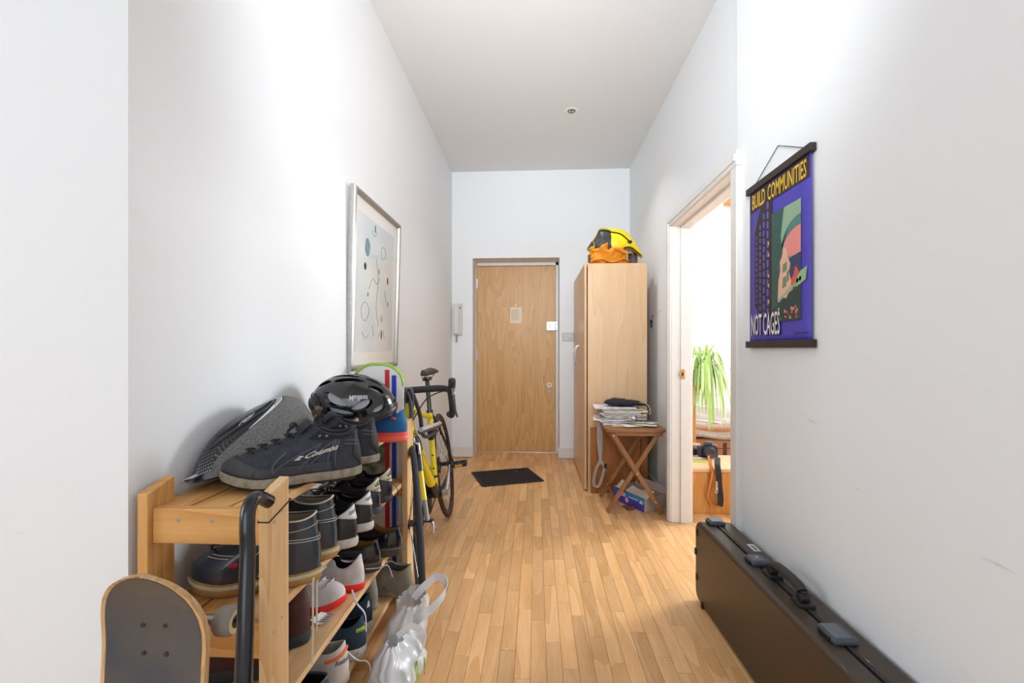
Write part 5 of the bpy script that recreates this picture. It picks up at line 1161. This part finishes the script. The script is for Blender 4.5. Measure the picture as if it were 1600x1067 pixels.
MB().box((-.02, -bd_ - .0018, bh_ * .58), (bl_, -bd_ - .0011, bh_ - .004)).build('blue_band', CBL, cx); MB().box((-bl_ , -bd_ - .0018, .012), (-bl_ + .045, -bd_ - .0011, bh_ - .012)).build('blue_patch', mat('carton_royal', '#2c5bc4', rough=.5), cx)
MB().box((-.105, -bd_ - .0018, .052), (-.030, -bd_ - .0011, .078)).build('pink_badge', mat('carton_pink', '#e9dfe6', rough=.5), cx)
q = MB()
for k in range(6): q.box((-.100 + .011 * k, -bd_ - .0023, .060 - .001 * (k % 2)), (-.092 + .011 * k, -bd_ - .0019, .070 + .002 * (k % 3)))
q.build('red_wordmark', mat('carton_red', '#d8547a', rough=.5), cx)
MB().prism([(-.015 + .017 * cos(a), .034 + .018 * sin(a)) for a in [2 * pi * i / 16 for i in range(16)]], bd_ + .0012, bd_ + .0019, Matrix(((1, 0, 0, 0), (0, 0, -1, 0), (0, 1, 0, 0), (0, 0, 0, 1)))).build('round_badge', mat('carton_rose', '#d9a9bd', rough=.5), cx)
q = MB()
for k in range(9): q.box((.008 + .0105 * k, -bd_ - .0023, .060 + .001 * (k % 2)), (.016 + .0105 * k, -bd_ - .0019, .066 + .002 * (k % 2)))
q.box((.112, -bd_ - .0023, .050), (.145, -bd_ - .0019, .058)).box((.118, -bd_ - .0023, .062), (.140, -bd_ - .0019, .070)).build('white_wordmark', PWH, cx)
text_on('lettering', 'X', plane_fn((-bl_ - .0012, .045, .030), (0, -.030, 0), (0, 0, .03)), PWH, cx)
MB().grid(lambda u, v: (-bl_ + .02 + .05 * u, -bd_ + .004 + .06 * v, bh_ + .045 * v - .01 * u), 4, 5).build('flap', mat('carton_cream', '#d6c3ad', rough=.9), cx, solid=.002)
MB().grid(lambda u, v: (-bl_ + .12 + (bl_ * 1.35) * u, -bd_ + .004 + .07 * v, bh_ - .002 + .030 * v - .012 * sin(5 * u) * v), 10, 5).build('flap', MATS['carton_cream'], cx, solid=.002)
MB().grid(lambda u, v: (-bl_ + .01 + (bl_ * 1.9) * u, bd_ - .004 + .035 * v, bh_ - .002 + .045 * v), 6, 5).build('flap', CBR, cx, solid=.002)
# wooden wedge on the floor
p = on_z(982, 796, 0)
wd_ = MB().add([(-.022, -.045, 0), (.022, -.045, 0), (.022, .045, 0), (-.022, .045, 0), (-.022, -.045, .028), (.022, -.045, .028), (.022, .040, .008), (-.022, .040, .008)], [(0, 3, 2, 1), (4, 5, 6, 7), (0, 1, 5, 4), (1, 2, 6, 5), (2, 3, 7, 6), (3, 0, 4, 7)]).build('door_wedge', mat('dark_wedge', '#6b3f28', rough=.35, var=.2, vscale=30), None, bevel=.003, loc=(p.x, p.y + .02, .0002), rot=(0, 0, radians(20)))
tag(wd_, 'small dark brown wooden wedge on the floor in front of the folding table', 'wedge')

# ================================================================== DOORMAT
dm = thing('doormat', 'dark ribbed doormat lying askew on the floor before the front door', 'mat', (-.257, 3.862, 0), (0, 0, radians(20)))
MATC = mat('mat_base', '#332c2e', rough=.9, bump=.5, bscale=300); MATR = mat('mat_rib', '#2a2325', rough=.95, var=.2, vscale=40)
MB().prism(rr(.268, .222, .022), .0006, .006).build('backing', MATC, dm, bevel=.0015)
for i in range(9): y = -.176 + .044 * i; MB().box((-.245, y - .015, .0058), (.245, y + .015, .0098)).build('rib', MATR, dm, bevel=.003)
MB().cyl((.12, .10, .0098), (.12, .10, .0103), .006, seg=10).build('lint_speck', WHL, dm)

# ================================================================== WALL THINGS
p0, p1 = on_y(709.5, 523.5, YB), on_y(722.5, 475, YB)
ic = thing('intercom_handset', 'cream door entry intercom handset on the wall left of the front door', 'intercom', ((p0.x + p1.x) / 2, YB, p0.z))
IW = mat('intercom_cream', '#cfccc4', rough=.45); w_ = (p1.x - p0.x) / 2; h_ = p1.z - p0.z
MB().box((-w_, -.032, 0), (w_, 0, h_)).build('base', IW, ic, bevel=.004); MB().box((-w_ + .004, -.050, .012), (w_ * .25, -.0325, h_ - .004)).build('handset', mat('intercom_pale', '#d9d6cf', rough=.45), ic, bevel=.006, seg=3)
MB().box((w_ * .35, -.0345, h_ * .84), (w_ * .85, -.0325, h_ * .90)).build('button', mat('button_grey', '#8a8790', rough=.5), ic, bevel=.001); MB().box((w_ * .35, -.0345, .012), (w_ * .9, -.0325, h_ * .80)).build('cover', IW, ic, bevel=.001)
MB().tube([(-w_ * .3 + .006 * cos(t * 9), -.022 + .006 * sin(t * 9), -.002 - .072 * t / 6.0) for t in [i * .08 for i in range(76)]], .0030, 6).build('coiled_cord', mat('cord_olive', '#a49c80', rough=.6), ic, smooth=60)
p0, p1 = on_y(878.5, 532.5, YB), on_y(905, 519.5, YB)
sw = thing('switch_plate', 'brushed metal double switch plate on the wall beside the wardrobe', 'switch', ((p0.x + p1.x) / 2, YB, (p0.z + p1.z) / 2))
a_, b_ = (p1.x - p0.x) / 2, (p1.z - p0.z) / 2
MB().box((-a_, -.007, -b_), (a_, 0, b_)).build('plate', mat('brushed_metal', '#9a9794', rough=.45, metal=.6), sw, bevel=.002)
for k in range(3): MB().box((-.026 + .024 * k, -.0105, -.014), (-.006 + .024 * k, -.0072, .014)).build('rocker', mat('rocker_grey', '#cfcdcb', rough=.4), sw, bevel=.0015)
for sx in (-1, 1): MB().cyl((sx * (a_ - .012), -.0072, 0), (sx * (a_ - .012), -.0082, 0), .0035, seg=10).build('screw', mat('screw_dark', '#55504c', rough=.4), sw)
p = on_x(1020.5, 500, XF)
kh = thing('hanging_key', 'dark key fob hanging on a hook on the right wall beside the wardrobe', 'key', (XF, p.y, p.z))
MB().cyl((0, 0, .030), (-.014, 0, .030), .0025, seg=8).box((-.003, -.008, .022), (0, .008, .040)).build('hook', mat('hook_brass', '#8f7a55', rough=.4, metal=.8), kh)
MB().tube([(-.012, .012 * cos(a), .016 + .013 * sin(a)) for a in [2 * pi * i / 18 for i in range(18)]], .0015, 6, closed=True).build('ring', STEEL, kh)
MB().sphere((-.014, .003, -.012), (.008, .019, .016), nu=14, nv=8).box((-.020, -.008, -.058), (-.010, .010, -.012)).build('fob', mat('fob_dark', '#241c14', rough=.5), kh, bevel=.002)
for dx, dz in ((-.14, .045), (-.21, .055)):
    o = MB().cyl((XF, p.y + dx, p.z + dz), (XF - .0012, p.y + dx, p.z + dz), .004, seg=8).build('screw', MATS['screw_dark'], kh); o.location = -kh.location

# ================================================================== PLASTIC BAG beside the rack
pb_ = thing('carrier_bag', 'crumpled translucent white plastic carrier bag on the floor by the rack', 'bag', (-.475, 1.475, 0))
PLA = bpy.data.materials.new('thin_plastic'); PLA.use_nodes = True; nt_2 = PLA.node_tree; bs = nt_2.nodes['Principled BSDF']
bs.inputs['Base Color'].default_value = lin('#e6e6e8'); bs.inputs['Roughness'].default_value = .28; bs.inputs['Alpha'].default_value = .72; bs.inputs['Specular IOR Level'].default_value = .7
def bagf(seed, cx_, cy_, rx, ry, h_, tipx=0.0, tipy=0.0, pinch=.25):
    def f(u, v):
        a = 2 * pi * u; r_ = (sin(pi * min(1, v * .62 + .10)) ** .8) * (1 - (1 - pinch) * max(0, (v - .45) / .55) ** 1.3) if v > .0 else .4
        p = Vector((cx_ + rx * cos(a) * r_ + tipx * max(0, v - .4), cy_ + ry * sin(a) * r_ + tipy * max(0, v - .4), .004 + h_ * v))
        p = crumple(p, .040, 8, seed); p = crumple(p, .013, 21, seed); ridge = .008 * abs(sin(a * 5.5 + seed + 4 * v)) * (.4 + v) ; p += Vector((cos(a), sin(a), 0)) * ridge
        p.z = max(.0035, p.z); return p
    return f
MB().grid(bagf(1.3, .035, -.07, .068, .120, .150, -.02, .06, .40), 84, 40, cu=True).build('bag_body', PLA, pb_, smooth=85)
MB().grid(bagf(4.1, .012, .085, .062, .105, .205, .0, .03, .62), 72, 40, cu=True).build('bag_neck', PLA, pb_, smooth=85)
hb = [(.030, .130, .200), (.062, .150, .232), (.105, .165, .262), (.140, .150, .258), (.148, .120, .235), (.120, .080, .205), (.075, .060, .175), (.050, .070, .14)]
ribbon('bag_handle', hb, .026, pb_, PLA, (.2, .4, 1), 7, .0012)
hb = [(.020, -.03, .165), (.055, .0, .180), (.095, .01, .150), (.10, -.03, .11), (.075, -.08, .10)]
ribbon('bag_handle', hb, .020, pb_, PLA, (.2, .4, 1), 7, .0012)
gpr = mat('green_print', '#4f7a2e', rough=.4, c2='#a9c46a', vscale=60)
for (P, w_) in (([(.100, -.10, .135), (.110, -.115, .09), (.105, -.13, .045)], .012), ([(.072, -.165, .11), (.08, -.185, .06), (.075, -.19, .02)], .020), ([(.118, -.06, .12), (.124, -.08, .08)], .006)):
    ribbon('green_print', P, w_, pb_, gpr, (.3, .8, .1), 6, .0010)
con = MB()
for i, (x, y, z_, r_) in enumerate(((.03, -.07, .05, .045), (.045, -.14, .04, .035), (.02, .03, .045, .04), (.0, .11, .06, .04))): con.grid(lambda u, v: crumple((x + r_ * cos(2 * pi * u) * sin(pi * v), y + r_ * sin(2 * pi * u) * sin(pi * v), z_ + r_ * cos(pi * v)), .02, 25, i), 24, 14, cu=True)
con.build('bag_contents', mat('contents_mix', '#d4d6cf', rough=.6, c2='#7d8a6a', vscale=26), pb_, smooth=80)

# ================================================================== SIDE ROOM
OK_ = wood('honey_oak', '#d2964e', '#b97a35', 'Z', 1.0, rough=.4, contrast=1.0, ring=10); OKX = wood('honey_oak_top', '#dcb68a', '#caa070', 'X', 1.0, rough=.35, contrast=.8, ring=9)
cb = thing('oak_cabinet', 'low oak cabinet with pale top seen through the doorway', 'cabinet', (1.31, 3.26, 0))
MB().box((-.30, -.19, .0), (.30, .19, .282)).build('body', OK_, cb, bevel=.002); MB().box((-.305, -.205, .283), (.305, .195, .305)).build('top', OKX, cb, bevel=.002)
for k in range(4): MB().box((-.298 + .15 * k, -.1925, .006), (-.298 + .15 * k + .147, -.1902, .278)).build('front_board', OK_, cb, bevel=.001)
ZC2 = .3055
# camera
pc = on_z(1110, 716, ZC2)
cm = thing('reflex_camera', 'black reflex camera lying on the oak cabinet with its strap hanging down', 'camera', (pc.x, pc.y + .045, ZC2), (0, 0, radians(-12)))
CBK = mat('camera_black', '#1a1b20', rough=.45, bump=.2, bscale=400); CSH = mat('camera_sheen', '#2c2f3a', rough=.25)
MB().box((-.066, -.025, 0), (.066, .025, .085)).build('body', CBK, cm, bevel=.010, seg=3); MB().box((-.028, -.024, .080), (.028, .026, .112)).build('prism_hump', CSH, cm, bevel=.010, seg=3)
MB().box((-.076, -.045, .004), (-.045, .010, .080)).build('grip', CBK, cm, bevel=.010, seg=3); MB().lathe([(.040, -.025), (.040, -.050), (.036, -.054), (.036, -.095), (.033, -.098), (.028, -.094), (.0, -.090)], (.006, 0, .046), 'Y', 28).build('lens', CSH, cm, smooth=40)
MB().cyl((.046, 0, .084), (.046, 0, .094), .013).build('mode_dial', mat('dial_silver', '#8c9098', rough=.3, metal=.8), cm, smooth=40); MB().cyl((-.058, -.02, .079), (-.058, -.022, .090), .007).build('shutter_button', ALB, cm, smooth=40)
SR = mat('strap_black', '#242124', rough=.75); SO = mat('strap_orange', '#c8742a', rough=.7)
iv = (Matrix.Translation(cm.location) @ cm.rotation_euler.to_matrix().to_4x4()).inverted()
def W(px, py, y): return iv @ on_y(px, py, y)
FY = 3.045
s1_ = [W(1107, 712, 3.12), W(1110, 727, 3.045), W(1113, 740, FY - .006), W(1108, 765, FY - .008), W(1107, 778, FY - .010), W(1115, 790, FY - .010), W(1124, 791, FY - .012)]
ribbon('strap', s1_, .016, cm, SO, (1, 0, .3)); ribbon('strap_back', [p + Vector((.001, .004, 0)) for p in s1_], .020, cm, SR, (1, 0, .3))
s2_ = [W(1121, 715, 3.12), W(1121, 728, 3.04), W(1123, 742, FY - .010), W(1124, 760, FY - .016), W(1126, 778, FY - .016), W(1125, 791, FY - .014)]
ribbon('strap_pad', s2_, .036, cm, SR, (1, .0, 0), th=.003)
ta, tb_ = W(1121.3, 771, FY - .024), W(1121.3, 752, FY - .024)
dn = (tb_ - ta); sd = (iv.to_3x3() @ Vector((-1, 0, 0))).normalized() * .020
text_on('lettering', 'Canon', lambda u, v: ta + Vector((0, 0, 0)) + dn * u - sd * .1 + sd * v, WHL, cm, .02)
# small things on the cabinet
def small(nm, lb_, cat, px, py, dims, m, rz=0, z0=ZC2, dy=0, bevel=.003):
    p = on_z(px, py, z0); o = MB().box((-dims[0] / 2, -dims[1] / 2, 0), (dims[0] / 2, dims[1] / 2, dims[2])).build(nm, m, None, bevel=bevel, loc=(p.x, p.y + dims[1] / 2 + dy, z0 + .0004), rot=(0, 0, radians(rz))); return tag(o, lb_, cat, None)
small('red_leaflet', 'red and white leaflet on the left end of the oak cabinet', 'paper', 1084, 717, (.14, .05, .004), mat('red_leaf', '#d65a3e', rough=.6, c2='#f0ece4', vscale=30), 6, bevel=.0005)
small('green_leaflet', 'lime green leaflet in front of the camera on the oak cabinet', 'paper', 1092, 722, (.11, .04, .003), mat('green_leaf', '#9cc04a', rough=.6), -8, bevel=.0005)
small('black_box', 'small black box at the back left of the oak cabinet', 'box', 1079, 711, (.10, .07, .045), CBK)
jr = thing('glass_tumbler', 'small clear glass beside the camera on the oak cabinet', 'glass', tuple(on_z(1090, 709, ZC2) + Vector((0, .03, .0004))))
MB().lathe([(.024, 0), (.027, .002), (.029, .06), (.027, .06), (.025, .004), (0, .004)], seg=24).build('glass_body', mat('clear_glass', '#f4f4f4', rough=.05, trans=.85), jr, smooth=40); MB().lathe([(.0285, .0602), (.0285, .070), (.0, .071)], seg=24).build('lid', mat('peach_lid', '#dcb79c', rough=.5), jr, smooth=40)
# sofa with plaid cover
sf_ = thing('sofa', 'low sofa with brown plaid cover in the side room', 'sofa', (1.78, 4.15, 0))
PL = mat('plaid_brown', '#a87a58', rough=.9); PLD = mat('plaid_dark', '#4b3a3c', rough=.9); PLT = mat('plaid_tan', '#c9a27c', rough=.9)
MB().box((-.62, -.36, .06), (.62, .42, .36)).build('base', PL, sf_, bevel=.03, seg=3); MB().box((-.60, -.34, .365), (.60, .30, .46)).build('seat_cushion', PL, sf_, bevel=.03, seg=3); MB().box((-.62, .26, .37), (.62, .42, .50)).build('backrest', PL, sf_, bevel=.05, seg=3)
for k in range(8):
    x = -.56 + .16 * k; MB().box((x, -.3625, .09), (x + .030, -.3602, .33)).build('plaid_band', PLD, sf_); MB().box((x + .07, -.3625, .09), (x + .076, -.3602, .33)).build('plaid_line', PLT, sf_)
for z_ in (.12, .20, .28): MB().box((-.60, -.3632, z_), (.60, -.3622, z_ + .006)).build('plaid_line', PLD, sf_)
th_ = MB().grid(lambda u, v: (lambda x, y: Vector((x, y, .475 + .06 * max(0, min(1, (y + .30) / .5)) ** 1.2 * (1 - .35 * u) - .14 * max(0, (-.30 - y)) / .1 * 1.0 + .012 * sin(14 * u + 9 * v))))(-.60 + 1.15 * u, -.375 + .60 * v), 60, 40)
KN = mat('knitted_throw', '#8f8078', rough=.95, c2='#b3a69d', vscale=120, bump=1.0, bscale=160)
o = th_.build('throw_blanket', KN, None, smooth=70, solid=.008, loc=tuple(sf_.location)); tag(o, 'pale knitted throw draped over the plaid sofa', 'blanket')
fr_ = MB()
for k in range(3): fr_.tube([Vector((-.60 + 1.15 * t, -.30 + .22 * k + .10 * t, .50 + .10 * k - .05 * t + .010 * sin(12 * t))) for t in [i / 20 for i in range(21)]], .008, 6)
fr_.build('white_stripe', mat('throw_white', '#d9d2cc', rough=.95), o)
# plant on a wooden stand
psd = thing('plant_stand', 'tall narrow oak plant stand behind the doorway jamb', 'stand', (1.24, 3.66, 0))
MB().box((-.11, -.09, .0), (.005, .11, .79)).build('column', OK_, psd, bevel=.003); MB().box((-.12, -.12, .791), (.12, .12, .81)).build('top', OK_, psd, bevel=.003)
pln = thing('spider_plant', 'bushy variegated spider plant with long arching leaves on the stand', 'plant', (1.315, 3.62, .811))
MB().lathe([(.0, .001), (.050, .001), (.055, .01), (.072, .13), (.076, .14), (.068, .14), (.062, .115), (.0, .112)], seg=28).build('pot', mat('blue_pot', '#8fa6c8', rough=.3, c2='#e8ecf0', vscale=28), pln, smooth=45)
LG = mat('leaf_green', '#a5c76c', rough=.5, spec=.4); LW = mat('leaf_pale', '#e3ebc0', rough=.5); random.seed(5)
for m_ in (LG, LW):
    bs = m_.node_tree.nodes['Principled BSDF']; bs.inputs['Subsurface Weight'].default_value = .0
for i in range(150):
    a = random.uniform(0, 2 * pi); ln = random.uniform(.22, .40); up = random.uniform(.04, .16) if i % 5 else random.uniform(.12, .24); w_ = random.uniform(.005, .009)
    c0 = Vector((.02 * cos(a), .02 * sin(a), .118)); P = []
    out_ = random.uniform(.07, .20) if i % 4 else random.uniform(.18, .30); drop = random.uniform(.12, .50)
    for t in [k / 8 for k in range(9)]:
        r_ = out_ * (1 - (1 - t) ** 1.6); zz = up * sin(pi * min(1, t * 1.25)) - drop * max(0, t - .35) ** 1.3 * 1.6
        P.append(c0 + Vector((cos(a) * r_, sin(a) * r_, zz)))
    mb = MB(); rg = []; side = Vector((-sin(a), cos(a), 0)); 
    for k, p in enumerate(P):
        ww = w_ * (sin(pi * min(.97, (k + 1.2) / 10)) ** .7) * (1 if k < 8 else .25); rg.append([p - side * ww, p - Vector((0, 0, ww * .35)), p + side * ww])
    lf = mb.rings(rg, closed=False).build('leaf', LG if i % 3 else LW, pln, smooth=60)
# shelf high on the far wall
hs = thing('high_shelf', 'small oak shelf high on the side room wall above the doorway view', 'shelf', (2.285, 4.895, 2.665))
MB().box((-.25, -.14, 0), (.25, .10, .03)).box((-.02, -.08, -.10), (.0, .095, -.0005)).build('shelf_board', OK_, hs, bevel=.002)
